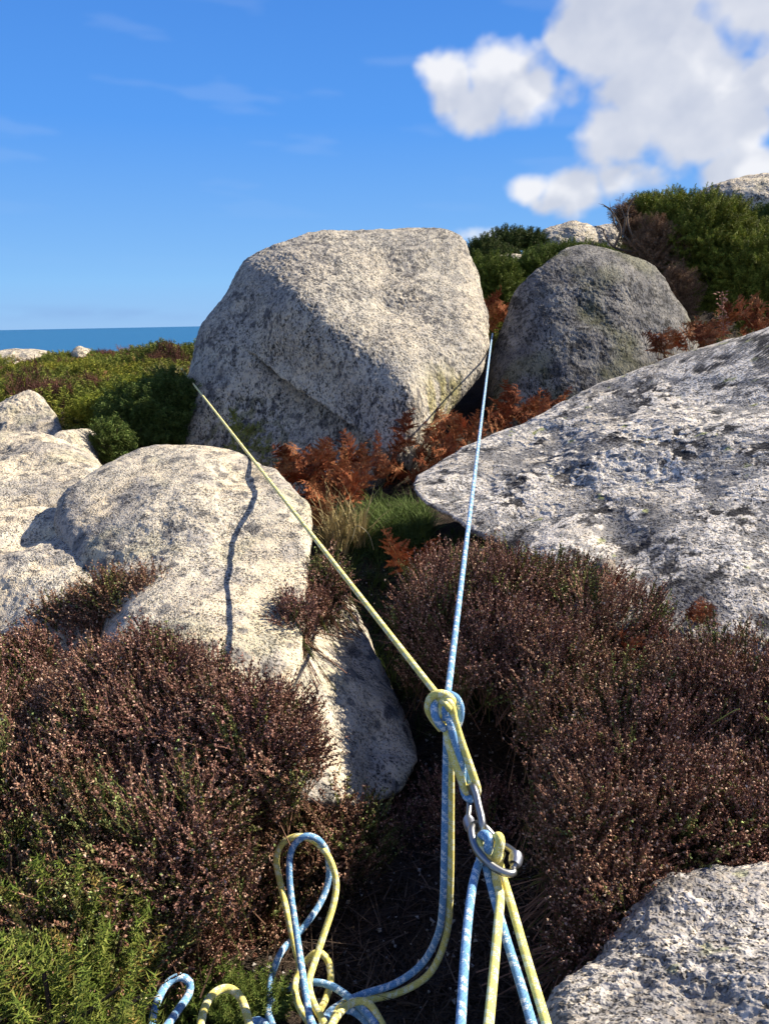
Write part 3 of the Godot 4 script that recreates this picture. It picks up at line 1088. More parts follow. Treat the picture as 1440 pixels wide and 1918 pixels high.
	I = [[440, 1250, 1.47], [430, 1100, 1.75], [440, 1000, 1.97], [450, 900, 2.25], [300, 890, 2.22], [300, 1000, 1.95], [200, 940, 2.12], [320, 1100, 1.73], [300, 1220, 1.52], [530, 1000, 1.97], [535, 1080, 1.82], [500, 1150, 1.68]]
	rk = fit_rock(S, I, 0.42, Vector3(0, -0.85, -0.5).normalized(), 0.008, Vector3(0, 0.8, 0.6), 0.22)
	split(rk, 545, 915, 604, 1030, 2.3)
	split(rk, 604, 1030, 606, 1082, 2.15, 0.3)
	split(rk, 606, 1080, 560, 1164, 2.0, 0.3)
	split(rk, 556, 1162, 490, 1292, 1.8, 0.3)
	boulder("boulder", "pale flat topped boulder crossed by the shadow of the yellow rope", rk, 320, 80, [0.016, 0.008, 0.0025], M.pale, t_pale)
	# the smooth slab below it
	S = [[470, 1290, 1.52], [500, 1215, 1.64], [540, 1190, 1.75], [600, 1160, 1.9], [625, 1130, 2.1], [655, 1105, 2.3], [690, 1130, 2.3], [720, 1200, 2.1], [745, 1300, 1.9], [775, 1400, 1.75], [795, 1460, 1.68], [765, 1502, 1.6], [690, 1525, 1.52], [630, 1495, 1.45], [560, 1510, 1.36], [480, 1460, 1.33], [440, 1350, 1.42]]
	I = [[560, 1280, 1.6], [600, 1400, 1.52], [660, 1250, 1.85], [700, 1380, 1.7], [650, 1330, 1.68], [690, 1450, 1.62], [620, 1200, 1.87]]
	rk = fit_rock(S, I, 0.35, Vector3(-0.2, -0.9, -0.3).normalized(), 0.010, Vector3(0.3, 0.8, 0.6), 0.3)
	split(rk, 520, 1498, 700, 1522, 1.4, 0.0)
	split(rk, 690, 1522, 790, 1465, 1.6, 0.4)
	split(rk, 650, 1108, 740, 1300, 2.05, 0.0)
	boulder("boulder", "low smooth granite slab half in shadow at the foot of the heather", rk, 240, 60, [0.012, 0.006, 0.002], M.pale, t_pale)
	# left edge: the cracked pair
	S = [[-220, 1000, 2.2], [-110, 962, 2.4], [0, 964, 2.5], [100, 955, 2.45], [150, 970, 2.22], [180, 1010, 2.08], [200, 1075, 1.93], [198, 1110, 1.86], [150, 1210, 1.75], [100, 1265, 1.7], [0, 1290, 1.65], [-150, 1280, 1.65], [-260, 1120, 1.9]]
	I = [[50, 1020, 2.12], [110, 1070, 1.94], [0, 1150, 1.85], [-100, 1100, 1.95], [90, 1170, 1.77]]
	rk = fit_rock(S, I, 0.5, Vector3(0, -0.8, -0.6).normalized(), 0.010, Vector3(0, 0.75, 0.65))
	split(rk, 0, 974, 165, 962, 2.42, 0.2)
	split(rk, 165, 962, 205, 1075, 2.2, 0.1)
	boulder("boulder", "pale lichened boulder at the left edge below the crack", rk, 200, 60, [0.014, 0.009, 0.003], M.pale, func(p: Vector3, n: Vector3) -> Color:
		return mixc(t_pale.call(p, n), Color(0.70, 0.66, 0.56), sm(0.0, 0.3, n_mid.get_noise_3dv(p * 9.0)) * 0.7))
	S = [[-260, 900, 2.9], [-150, 830, 3.05], [0, 814, 3.1], [80, 811, 3.1], [130, 828, 3.0], [160, 855, 2.9], [183, 880, 2.75], [178, 905, 2.65], [140, 930, 2.56], [70, 945, 2.5], [0, 962, 2.46], [-150, 985, 2.4]]
	I = [[50, 880, 2.7], [0, 850, 2.85], [110, 880, 2.7], [-100, 900, 2.6], [50, 922, 2.55]]
	rk = fit_rock(S, I, 0.5, Vector3(0, -0.5, -0.8).normalized(), 0.010, Vector3(0, 0.5, 0.8))
	boulder("boulder", "rounded yellowish boulder at the left edge above the crack", rk, 160, 50, [0.012, 0.008, 0.003], M.pale, t_pale)
	S = [[-90, 800, 4.3], [-40, 775, 4.35], [0, 762, 4.35], [40, 739, 4.4], [75, 728, 4.4], [97, 731, 4.35], [104, 758, 4.25], [130, 792, 4.15], [134, 815, 4.05], [100, 855, 4.0], [0, 860, 3.95], [-100, 850, 4.0]]
	I = [[60, 770, 4.17], [50, 810, 4.03], [-20, 810, 4.05]]
	rk = fit_rock(S, I, 0.5, Vector3(0, -0.3, -0.9).normalized(), 0.010, Vector3(0, 0.4, 0.9))
	split(rk, 0, 760, 72, 727, 4.4)
	split(rk, 72, 727, 98, 730, 4.4)
	split(rk, 98, 730, 106, 765, 4.3, 0.0)
	split(rk, 104, 757, 134, 800, 4.2)
	boulder("boulder", "small pale pointed rock at the left edge before the heath", rk, 110, 40, [0.02, 0.012, 0.005], M.pale, t_pale)
	S = [[100, 836, 3.5], [140, 812, 3.6], [166, 801, 3.7], [178, 830, 3.6], [170, 870, 3.4], [120, 870, 3.3]]
	rk = fit_rock(S, [[155, 828, 3.45]], 0.3, Vector3(0, -0.5, -0.8).normalized(), 0.010, Vector3(0, 0.5, 0.8))
	split(rk, 105, 828, 180, 796, 3.6)
	boulder("boulder", "sliver of grey rock beside the shaded gorse bush", rk, 60, 20, [0.01, 0.006, 0.003], M.pale, t_pale)
	# bottom right corner
	S = [[1225, 1668, 1.0], [1260, 1640, 1.02], [1330, 1630, 1.04], [1440, 1622, 1.02], [1600, 1620, 0.97], [1780, 1800, 0.77], [1750, 2100, 0.6], [1440, 2250, 0.56], [1150, 2200, 0.6], [1035, 2000, 0.74], [1022, 1905, 0.86], [1065, 1835, 0.91], [1130, 1792, 0.96], [1180, 1722, 0.99]]
	I = [[1440, 1750, 0.87], [1300, 1750, 0.91], [1300, 1880, 0.79], [1200, 1850, 0.84], [1440, 1900, 0.73], [1120, 1905, 0.81], [1600, 1850, 0.72]]
	rk = fit_rock(S, I, 0.3, Vector3(0.1, -0.9, -0.3).normalized(), 0.010, Vector3(-0.1, 0.8, 0.5))
	boulder("boulder", "crusted white boulder at the bottom right corner under the heather", rk, 300, 60, [0.008, 0.006, 0.003], M.crusted, func(p: Vector3, n: Vector3) -> Color:
		return mixc(t_crust.call(p, n), Color(0.42, 0.395, 0.365), 0.45), func(p: Vector3, _d: Vector3) -> float: return 0.004 * n_hi.get_noise_3dv(p * 36.0) + 0.002 * n_hi.get_noise_3dv(p * 95.0))

	S = [[1112, 1068, 1.86], [1120, 1052, 1.88], [1138, 1046, 1.89], [1152, 1056, 1.88], [1152, 1072, 1.86], [1136, 1084, 1.84], [1118, 1082, 1.85]]
	rk = fit_rock(S, [[1134, 1066, 1.83]], 0.08, Vector3(0, -0.7, -0.7))
	boulder("stone", "small round brown stone lodged low on the lichened slab", rk, 30, 10, [0.003, 0.002, 0.001], M.pale, func(_p: Vector3, _n: Vector3) -> Color: return Color(0.30, 0.265, 0.235))
	# skyline rocks on the right
	var far := [
		["bulky pale rock on the skyline behind the big gorse bush", [[1318, 365, 9.0], [1350, 345, 9.1], [1385, 333, 9.2], [1440, 331, 9.2], [1540, 345, 9.2], [1600, 430, 8.9], [1500, 470, 8.6], [1390, 470, 8.6], [1345, 420, 8.8]], [[1390, 385, 8.5], [1375, 440, 8.5], [1440, 400, 8.5], [1520, 420, 8.5]], 1.2],
		["smooth rounded rock on the skyline left of the big gorse bush", [[1008, 452, 9.6], [1020, 435, 9.7], [1045, 420, 9.8], [1075, 416, 9.8], [1100, 421, 9.8], [1114, 435, 9.7], [1117, 456, 9.6], [1090, 490, 9.4], [1030, 490, 9.4]], [[1060, 440, 9.4], [1065, 465, 9.3]], 0.8],
		["small pale rock peeping out behind the rounded skyline rock", [[1108, 432, 11.0], [1125, 421, 11.1], [1150, 424, 11.1], [1165, 440, 11.0], [1150, 475, 10.8], [1115, 470, 10.8]], [[1135, 445, 10.7]], 0.6],
		["flat pale stone among the gorse on the right hillside", [[915, 486, 8.0], [935, 479, 8.1], [965, 475, 8.15], [985, 480, 8.1], [975, 500, 7.9], [925, 503, 7.9]], [[950, 490, 7.85]], 0.25],
		["long bare outcrop at the edge of the sea on the left", [[-60, 668, 17.5], [0, 657, 17.8], [35, 654, 18], [70, 656, 18], [92, 663, 17.8], [60, 674, 17.2], [20, 690, 16.8], [-40, 700, 16.8]], [[30, 668, 17.2], [0, 676, 17.0]], 1.0],
		["small white rock showing above the heath before the sea", [[136, 655, 18], [148, 648, 18.2], [158, 652, 18.2], [168, 660, 18], [155, 672, 17.7], [140, 668, 17.7]], [[152, 660, 17.7]], 0.5]]
	for f in far:
		rk = fit_rock(f[1], f[2], f[3], away)
		boulder("boulder", f[0], rk, 60, 20, [0.05, 0.02, 0.006], M.far_rock, t_pale)

func B(px: float, py: float, d: float, rx: float, ry: float, rz: float) -> Array:   # a clump whose top front shows about there
	return [at(px, py, d), Vector3(rx, ry, rz)]

func build_plants() -> void:
	var ln := Vector3(-0.10, 0.1, 0.05)
	heather("dark heather mound filling the left edge below the lichened boulder", [B(20, 1420, 1.55, 0.26, 0.16, 0.26), B(60, 1300, 1.72, 0.18, 0.14, 0.14), B(-150, 1450, 1.5, 0.3, 0.2, 0.3)], 2600, ln, 0.3)
	heather("broad dark heather mound in front of the flat topped boulder", [B(290, 1370, 1.42, 0.22, 0.15, 0.16), B(420, 1440, 1.36, 0.18, 0.16, 0.15), B(495, 1420, 1.38, 0.10, 0.12, 0.11), B(240, 1330, 1.52, 0.14, 0.13, 0.12)], 3600, ln, 0.3)
	heather("rust tinted heather creeping up between the left boulders", [B(150, 1190, 1.85, 0.12, 0.10, 0.10), B(230, 1140, 1.83, 0.11, 0.08, 0.08), B(285, 1120, 1.8, 0.055, 0.05, 0.06), B(100, 1250, 1.78, 0.1, 0.1, 0.1)], 1500, ln, 1.0)
	heather("tawny heather on the bank behind the upright rope loop", [B(370, 1650, 1.38, 0.14, 0.12, 0.13), B(250, 1620, 1.18, 0.18, 0.13, 0.16), B(560, 1585, 1.5, 0.13, 0.14, 0.12), B(645, 1585, 1.52, 0.09, 0.10, 0.09), B(100, 1560, 1.25, 0.2, 0.14, 0.15), B(650, 1660, 1.56, 0.08, 0.1, 0.1)], 3800, ln, 0.85, 0.05)
	heather("tawny heather sprawling above the small blue rope loop", [B(320, 1780, 1.22, 0.11, 0.08, 0.10), B(470, 1740, 1.40, 0.10, 0.08, 0.09), B(160, 1740, 1.08, 0.16, 0.09, 0.12), B(60, 1850, 0.98, 0.14, 0.07, 0.12)], 2100, ln, 0.95, 0.1)
	heather("small heather tuft in the crack beside the flat topped boulder", [B(612, 1100, 1.92, 0.055, 0.07, 0.055), B(590, 1135, 1.86, 0.04, 0.05, 0.05)], 420, ln, 0.55)
	heather("small heather tuft on the upper edge of the smooth slab", [B(545, 1172, 1.7, 0.045, 0.04, 0.04)], 220, ln, 0.5)
	var rl := Vector3(0.12, 0.1, 0.0)
	heather("reddish heather mound directly below the big lichened slab", [B(900, 1170, 1.85, 0.2, 0.17, 0.18), B(1020, 1150, 1.9, 0.2, 0.14, 0.15), B(840, 1120, 1.98, 0.1, 0.12, 0.1), B(1130, 1210, 1.72, 0.18, 0.12, 0.14), B(960, 1265, 1.66, 0.14, 0.13, 0.12), B(850, 1250, 1.78, 0.11, 0.12, 0.1), B(1060, 1300, 1.58, 0.12, 0.12, 0.12)], 4800, rl, 0.55, 0.04)
	heather("wide sunlit heather mound along the right edge", [B(1250, 1400, 1.42, 0.24, 0.17, 0.18), B(1400, 1370, 1.45, 0.22, 0.16, 0.18), B(1180, 1330, 1.55, 0.16, 0.13, 0.14), B(1530, 1450, 1.35, 0.25, 0.2, 0.2), B(1760, 1480, 1.3, 0.25, 0.2, 0.22)], 5200, rl, 0.6)
	heather("heather overhanging the bottom right boulder", [B(1230, 1570, 1.2, 0.17, 0.13, 0.14), B(1380, 1560, 1.2, 0.17, 0.11, 0.14), B(1110, 1640, 1.16, 0.085, 0.13, 0.1), B(1120, 1540, 1.28, 0.12, 0.13, 0.11), B(1165, 1690, 1.07, 0.07, 0.07, 0.06), B(1110, 1760, 1.06, 0.055, 0.07, 0.055)], 3800, rl, 0.6)
	heather("sparse shaded heather in the dark hollow behind the carabiners", [B(760, 1620, 1.6, 0.12, 0.08, 0.1), B(900, 1560, 1.62, 0.16, 0.1, 0.1), B(700, 1580, 1.6, 0.1, 0.06, 0.08)], 900, Vector3.ZERO, 0.2)

	# gorse
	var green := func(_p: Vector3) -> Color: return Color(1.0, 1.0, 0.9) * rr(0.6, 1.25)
	gorse("gorse_bush", "low spiny gorse sprawling over the bottom left corner", "gorse bushes near the boulders", [B(60, 1790, 0.98, 0.14, 0.08, 0.12), B(190, 1830, 0.98, 0.08, 0.07, 0.08), B(70, 1930, 0.86, 0.13, 0.08, 0.1), B(-50, 1720, 1.05, 0.12, 0.09, 0.12)], 360, [0.5, 0.95], 0.06, func(_p: Vector3) -> Color:
		return (Color(1.5, 1.3, 0.95) if rng.randf() < 0.84 else Color(2.4, 1.3, 1.3)) * rr(0.6, 1.3), "needle_mesh", 8, [], 0, 0.75)
	gorse("gorse_bush", "low gorse sprigs around the arched yellow rope loop", "gorse bushes near the boulders", [B(450, 1885, 1.14, 0.08, 0.04, 0.05), B(330, 1880, 1.16, 0.06, 0.04, 0.05)], 330, [0.35, 0.6], 0.04, func(_p: Vector3) -> Color: return Color(1.3, 1.2, 1.0) * rr(0.7, 1.3), "needle_mesh", 0, [], 0, 0.4)
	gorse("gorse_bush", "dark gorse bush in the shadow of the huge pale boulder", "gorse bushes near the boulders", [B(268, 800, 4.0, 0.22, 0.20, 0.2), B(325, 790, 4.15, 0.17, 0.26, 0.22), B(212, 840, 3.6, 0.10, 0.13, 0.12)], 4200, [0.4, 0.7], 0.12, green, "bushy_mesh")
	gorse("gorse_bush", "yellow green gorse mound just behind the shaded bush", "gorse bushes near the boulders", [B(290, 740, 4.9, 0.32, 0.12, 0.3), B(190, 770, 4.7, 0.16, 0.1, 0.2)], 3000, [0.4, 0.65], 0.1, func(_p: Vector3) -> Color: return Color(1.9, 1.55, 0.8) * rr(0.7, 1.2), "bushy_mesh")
	gorse("gorse_bush", "biggest gorse bush with a dead brown side above the dark boulder", "gorse bushes near the boulders", [B(1285, 475, 5.6, 0.36, 0.40, 0.5), B(1400, 535, 5.3, 0.36, 0.36, 0.45), B(1215, 405, 5.9, 0.22, 0.16, 0.3), B(1490, 570, 5.0, 0.35, 0.3, 0.4), B(1335, 470, 5.6, 0.30, 0.32, 0.4)], 21000, [0.34, 0.6], 0.10, func(_p: Vector3) -> Color: return Color(2.3, 1.85, 1.1) * rr(0.4, 1.3), "bushy_mesh", 16,
		[B(1225, 485, 5.35, 0.20, 0.26, 0.2), B(1262, 560, 5.1, 0.17, 0.2, 0.18), B(1168, 400, 5.7, 0.09, 0.07, 0.12), B(1190, 435, 5.6, 0.10, 0.12, 0.15)], 5200)
	var tw := MB.new()
	for q in [[[1195, 470, 5.5], [1165, 440, 5.5], [1152, 418, 5.5], [1146, 398, 5.52], [1132, 384, 5.55]], [[1190, 475, 5.5], [1150, 462, 5.45], [1132, 440, 5.45], [1126, 428, 5.5], [1112, 424, 5.55]], [[1180, 480, 5.45], [1140, 470, 5.4], [1118, 470, 5.42], [1105, 455, 5.45]], [[1165, 440, 5.5], [1172, 410, 5.5], [1160, 385, 5.5]], [[1150, 462, 5.45], [1160, 430, 5.4], [1150, 400, 5.42], [1138, 388, 5.42]], [[1200, 470, 5.5], [1180, 430, 5.45], [1178, 395, 5.5], [1190, 368, 5.5]]]:
		var pp := []
		for w in q: pp.append(at(w[0] + rr(-3, 3), w[1], w[2]))
		var path := smooth_path(pp, 0.02)
		var rads := PackedFloat32Array()
		for i in path.size(): rads.append(lerpf(0.011, 0.003, float(i) / path.size()))
		tw.tube(path, rads, 6, Color(0.16, 0.12, 0.09))
		for i in range(path.size() / 2, path.size()):
			var dd := Vector3(rr(-1, 1), rr(-0.2, 1), rr(-1, 1)).normalized()
			tw.spike(path[i], path[i] + dd * rr(0.03, 0.08), 0.003, Color(0.18, 0.13, 0.10))
	put("bare_branches", tw.mesh(), M.plant, get_node("gorse_bush_004"))
	gorse("gorse_bush", "bright green clipped looking gorse right of the huge boulder", "gorse bushes near the boulders", [B(915, 550, 6.4, 0.3, 0.3, 0.35), B(880, 560, 6.5, 0.25, 0.25, 0.3)], 6000, [0.35, 0.6], 0.1, func(_p: Vector3) -> Color: return Color(1.35, 1.25, 0.8) * rr(0.7, 1.2), "bushy_mesh")
	gorse("gorse_bush", "gorse mound with a lit top above the dark boulder", "gorse bushes near the boulders", [B(1040, 500, 6.8, 0.36, 0.2, 0.35), B(1000, 520, 6.6, 0.2, 0.22, 0.25), B(1100, 490, 7.0, 0.3, 0.16, 0.3)], 6000, [0.38, 0.65], 0.12, func(_p: Vector3) -> Color: return Color(1.25, 1.2, 0.8) * rr(0.6, 1.2), "bushy_mesh")
	gorse("gorse_bush", "dark ragged gorse on the skyline right of the huge boulder", "gorse bushes near the boulders", [B(930, 484, 8.9, 0.32, 0.14, 0.3), B(905, 475, 9.0, 0.22, 0.2, 0.3), B(950, 458, 9.2, 0.26, 0.2, 0.3), B(990, 452, 9.3, 0.22, 0.15, 0.3)], 3000, [0.5, 0.9], 0.2, func(_p: Vector3) -> Color: return Color(0.9, 0.85, 0.8) * rr(0.5, 1.2), "bushy_mesh")
	gorse("gorse_bush", "gorse bush in front of the bulky skyline rock at the right edge", "gorse bushes near the boulders", [B(1425, 412, 7.4, 0.16, 0.13, 0.2), B(1470, 425, 7.3, 0.2, 0.2, 0.25)], 1000, [0.7, 1.1], 0.12, green, "bushy_mesh")

	# heath on the far slopes: one mass
	var xf := []
	var cols := PackedColorArray()
	var xr := []
	var cr := PackedColorArray()
	var xd := []
	var cd := PackedColorArray()
	for i in 84000:
		var left := i < 62000
		var d := lerpf(4.3, 19.0, pow(rng.randf(), 0.9))
		var x := rr(-0.68, -0.12) * d if left else rr(0.05, 0.75) * d
		var z := -d
		if not left and d < 5.4: continue
		var bump := n_mid.get_noise_2d(x * 1.1, z * 1.1) * 0.5 + n_lo.get_noise_2d(x * 0.5, z * 0.5) * 0.35
		var p := on_ground(x, z, maxf(bump, -0.12) * 0.42 - 0.03)
		var s := rr(0.55, 0.95) * (0.75 + d * 0.05)
		var up := Vector3(rr(-0.5, 0.5), 1, rr(-0.4, 0.6))
		var kind := n_lo.get_noise_2d(x * 0.62 + 40.0, z * 0.62)
		var k := rr(0.55, 1.2)
		if left and kind > 0.42:
			xr.append(Transform3D(basis_up(up, rng.randf() * TAU, s * 1.1), p)); cr.append(Color(0.9, 0.72, 0.7) * k)
		elif kind < -0.42:
			xd.append(Transform3D(basis_up(up, rng.randf() * TAU, s), p)); cd.append(Color(1.5, 0.95, 0.7) * k)
		else:
			var yel := clampf(n_mid.get_noise_2d(x * 0.8 + 9.0, z * 0.8) * 1.6 + 0.3, 0.0, 1.0)
			xf.append(Transform3D(basis_up(up, rng.randf() * TAU, s), p)); cols.append(Color(1.7, 1.4, 1.05).lerp(Color(2.5, 1.8, 0.95), yel) * k)
	var o := scatter("gorse_heath", M.bushy_mesh, M.spiny, xf, cols)
	tag(o, "low green gorse heath covering the far slopes", "", "", "stuff")
	o = scatter("heather_heath", M.heather_mesh[1], M.plant, xr, cr)
	tag(o, "purple brown patches of heather on the far slope", "", "", "stuff")
	o = scatter("dead_heath", M.dead_mesh, M.plant, xd, cd)
	tag(o, "rusty dead growth on the far slopes", "", "", "stuff")

	# bracken
	var spots := func(list: Array, n: int, r: float) -> Array:
		var out := []
		for i in n:
			var q = list[i % list.size()]
			out.append(at(q[0], q[1], q[2]) + Vector3(rr(-r, r), rr(-0.5, 0.3) * r, rr(-r, r)))
		return out
	bracken("rust red bracken left of the grass at the foot of the huge boulder", spots.call([[590, 930, 3.1], [625, 945, 3.12], [560, 900, 3.2], [640, 905, 3.3], [605, 975, 3.0]], 40, 0.09), [0.55, 0.95], Vector3.ZERO)
	bracken("rust red bracken right under the lowest point of the huge boulder", spots.call([[720, 900, 3.3], [760, 900, 3.3], [800, 880, 3.35], [840, 860, 3.4], [690, 890, 3.3], [740, 850, 3.32], [790, 830, 3.4]], 44, 0.10), [0.35, 0.65], Vector3.ZERO)
	bracken("tangled bracken between the dark boulder and the lichened slab", spots.call([[880, 830, 3.6], [920, 810, 3.6], [960, 800, 3.65], [1000, 790, 3.7], [850, 850, 3.5]], 40, 0.12), [0.5, 0.85], Vector3.ZERO)
	bracken("bracken in the gap between the huge boulder and the dark one", spots.call([[905, 620, 5.3], [925, 600, 5.4], [940, 590, 5.4], [900, 590, 5.5]], 16, 0.12), [0.6, 1.0], Vector3.ZERO)
	bracken("dry bracken along the upper edge of the lichened slab", spots.call([[1230, 680, 3.5], [1280, 665, 3.5], [1330, 650, 3.5], [1390, 630, 3.5], [1430, 610, 3.5], [1350, 620, 3.8], [1440, 590, 3.8]], 40, 0.10), [0.35, 0.7], Vector3.ZERO)
	bracken("single drooping bracken frond over the hollow by the reddish heather", [at(800, 1085, 2.15), at(790, 1095, 2.15)], [0.5, 0.62], Vector3(-0.9, 0.2, 0.1))
	bracken("orange bracken sprig in the heather below the lichened slab", spots.call([[1210, 1230, 1.62], [1190, 1240, 1.6]], 5, 0.02), [0.18, 0.3], Vector3.ZERO)
	bracken("tiny orange bracken tuft below the small round stone", spots.call([[1146, 1098, 1.82]], 5, 0.012), [0.10, 0.16], Vector3.ZERO)
	bracken("small bracken tuft under the lip of the lichened slab", spots.call([[1300, 1180, 1.62], [1270, 1170, 1.65]], 5, 0.02), [0.18, 0.3], Vector3.ZERO)

	var stalks := [["long straw coloured grass stalk lying over the low gorse at the bottom left", [[112, 1906, 0.88], [170, 1892, 0.90], [235, 1876, 0.93], [300, 1866, 0.97]], Color(0.50, 0.45, 0.26)],
		["thin yellow green grass blade standing out of the heather at the right edge", [[1310, 1372, 1.32], [1340, 1352, 1.28], [1372, 1332, 1.24], [1384, 1328, 1.23]], Color(0.34, 0.36, 0.10)],
		["pale arched grass stalk over the dark hollow beside the yellow rope", [[660, 1010, 2.6], [668, 985, 2.58], [690, 1000, 2.5], [700, 1030, 2.5]], Color(0.40, 0.36, 0.22)],
		["upright reddish stalk of a dead plant above the lichened slab", [[1368, 690, 3.45], [1360, 640, 3.45], [1352, 590, 3.45], [1350, 548, 3.45]], Color(0.30, 0.15, 0.10)]]
	for s in stalks:
		var pp := []
		for q in s[1]: pp.append(at(q[0], q[1], q[2]))
		var path := smooth_path(pp, 0.012)
		var rads := PackedFloat32Array()
		for i in path.size(): rads.append(lerpf(0.0016, 0.0006, float(i) / path.size()))
		var st := MB.new()
		st.tube(path, rads, 5, s[2])
		if s[0].begins_with("upright"):
			for i in range(path.size() / 2, path.size()):
				for w in 5:
					var dd := Vector3(rr(-1, 1), rr(-0.1, 0.9), rr(-1, 1)).normalized()
					st.bud(path[i] + dd * rr(0.0, 0.02), dd, rr(0.01, 0.022), 0.004, Color(0.36, 0.20, 0.14) * rr(0.6, 1.3))
		tag(put("grass_stalk", st.mesh(), M.plant), s[0], "grass stalk")

	var ivy := thing("trailing_plant", "pale leafy plant clinging to the lower left of the huge boulder", "wild plant")
	var iv: Array = clump([B(462, 860, 3.74, 0.12, 0.17, 0.06), B(440, 800, 3.84, 0.05, 0.09, 0.04), B(530, 880, 3.66, 0.06, 0.07, 0.05)], 520, [0.12, 0.26], 0.05, Vector3.ZERO, 0.1, func(_p: Vector3) -> Color: return Color(2.4, 1.9, 1.7) * rr(0.5, 1.4), -0.8)
	scatter("leafy_shoots", M.bushy_mesh, M.spiny, iv[0], iv[1], ivy)

	# litter and grit in the hollow
	var twig := MB.new()
	for i in 5:
		var q := Vector3(rr(-0.02, 0.02), rr(0.002, 0.008), rr(-0.02, 0.02))
		twig.spike(q, q + Vector3(rr(-1, 1), rr(-0.1, 0.3), rr(-1, 1)).normalized() * rr(0.03, 0.08), 0.0012, Color(0.17, 0.12, 0.085) * rr(0.6, 1.5))
	var pebble := MB.new()
	pebble.bud(Vector3(0, -0.003, 0), Vector3.UP, 0.010, 0.006, Color(0.34, 0.31, 0.28))
	var lx := []
	var lc := PackedColorArray()
	var px := []
	var pc := PackedColorArray()
	for i in 5200:
		var d := rr(0.95, 2.6)
		var x := rr(-0.22, 0.32) * d
		if i % 2 == 0:
			lx.append(Transform3D(basis_up(Vector3(rr(-0.3, 0.3), 1, rr(-0.3, 0.3)), rng.randf() * TAU, rr(0.6, 1.4)), on_ground(x, -d))); lc.append(Color(1, 1, 1) * rr(0.2, 0.8))
		else:
			px.append(Transform3D(basis_up(Vector3(rr(-1, 1), 1, rr(-1, 1)), rng.randf() * TAU, rr(0.2, 1.0)), on_ground(x, -d))); pc.append(Color(1, 1, 1) * rr(0.3, 1.5))
	tag(scatter("litter", twig.mesh(), M.plant, lx, lc), "dead twigs littering the dark hollow", "", "", "stuff")
	tag(scatter("grit", pebble.mesh(), M.plant, px, pc), "granite grit on the peaty soil", "", "", "stuff")

	# grass
	xf = []; cols = PackedColorArray()
	for i in 260:
		var q := at(rr(640, 800), rr(900, 1010), rr(2.85, 3.15))
		xf.append(Transform3D(basis_up(Vector3(rr(-0.5, 0.5), 1, rr(-0.3, 0.5)), rng.randf() * TAU, rr(0.6, 1.1)), on_ground(q.x, q.z)))
		cols.append(Color(1, 1, 1) * rr(0.6, 1.3))
	for i in 420:
		var d := rr(1.7, 2.9)
		var q := Vector3(rr(-0.14, 0.12) * d + 0.12, 0, -d * 1.02)
		xf.append(Transform3D(basis_up(Vector3(rr(-0.6, 0.6), 1, rr(-0.3, 0.5)), rng.randf() * TAU, rr(0.35, 0.7)), on_ground(q.x, q.z)))
		cols.append(Color(0.7, 0.75, 0.8) * rr(0.4, 1.0))
	o = scatter("grass", M.grass_mesh, M.leafy, xf, cols)
	tag(o, "green grass in the hollow below the huge boulder", "", "", "stuff")
	xf = []; cols = PackedColorArray()
	for i in 160:
		var q: Vector3
		if i < 50: q = at(rr(290, 365), rr(690, 720), rr(5.2, 6.2))
		elif i < 80: q = at(rr(120, 200), rr(790, 820), rr(4.0, 4.3))
		elif i < 130: q = at(rr(1230, 1460), rr(600, 680), rr(3.5, 4.2))
		else: q = at(rr(600, 680), rr(990, 1020), rr(2.8, 3.0))
		xf.append(Transform3D(basis_up(Vector3(rr(-0.4, 0.4), 1, rr(-0.4, 0.4)), rng.randf() * TAU, rr(0.7, 1.3)), on_ground(q.x, q.z, 0.03)))
		cols.append(Color(1, 1, 1) * rr(0.7, 1.3))
	o = scatter("dry_grass", M.dry_mesh, M.leafy, xf, cols)
	tag(o, "straw coloured dry grass between the rocks and bushes", "", "", "stuff")

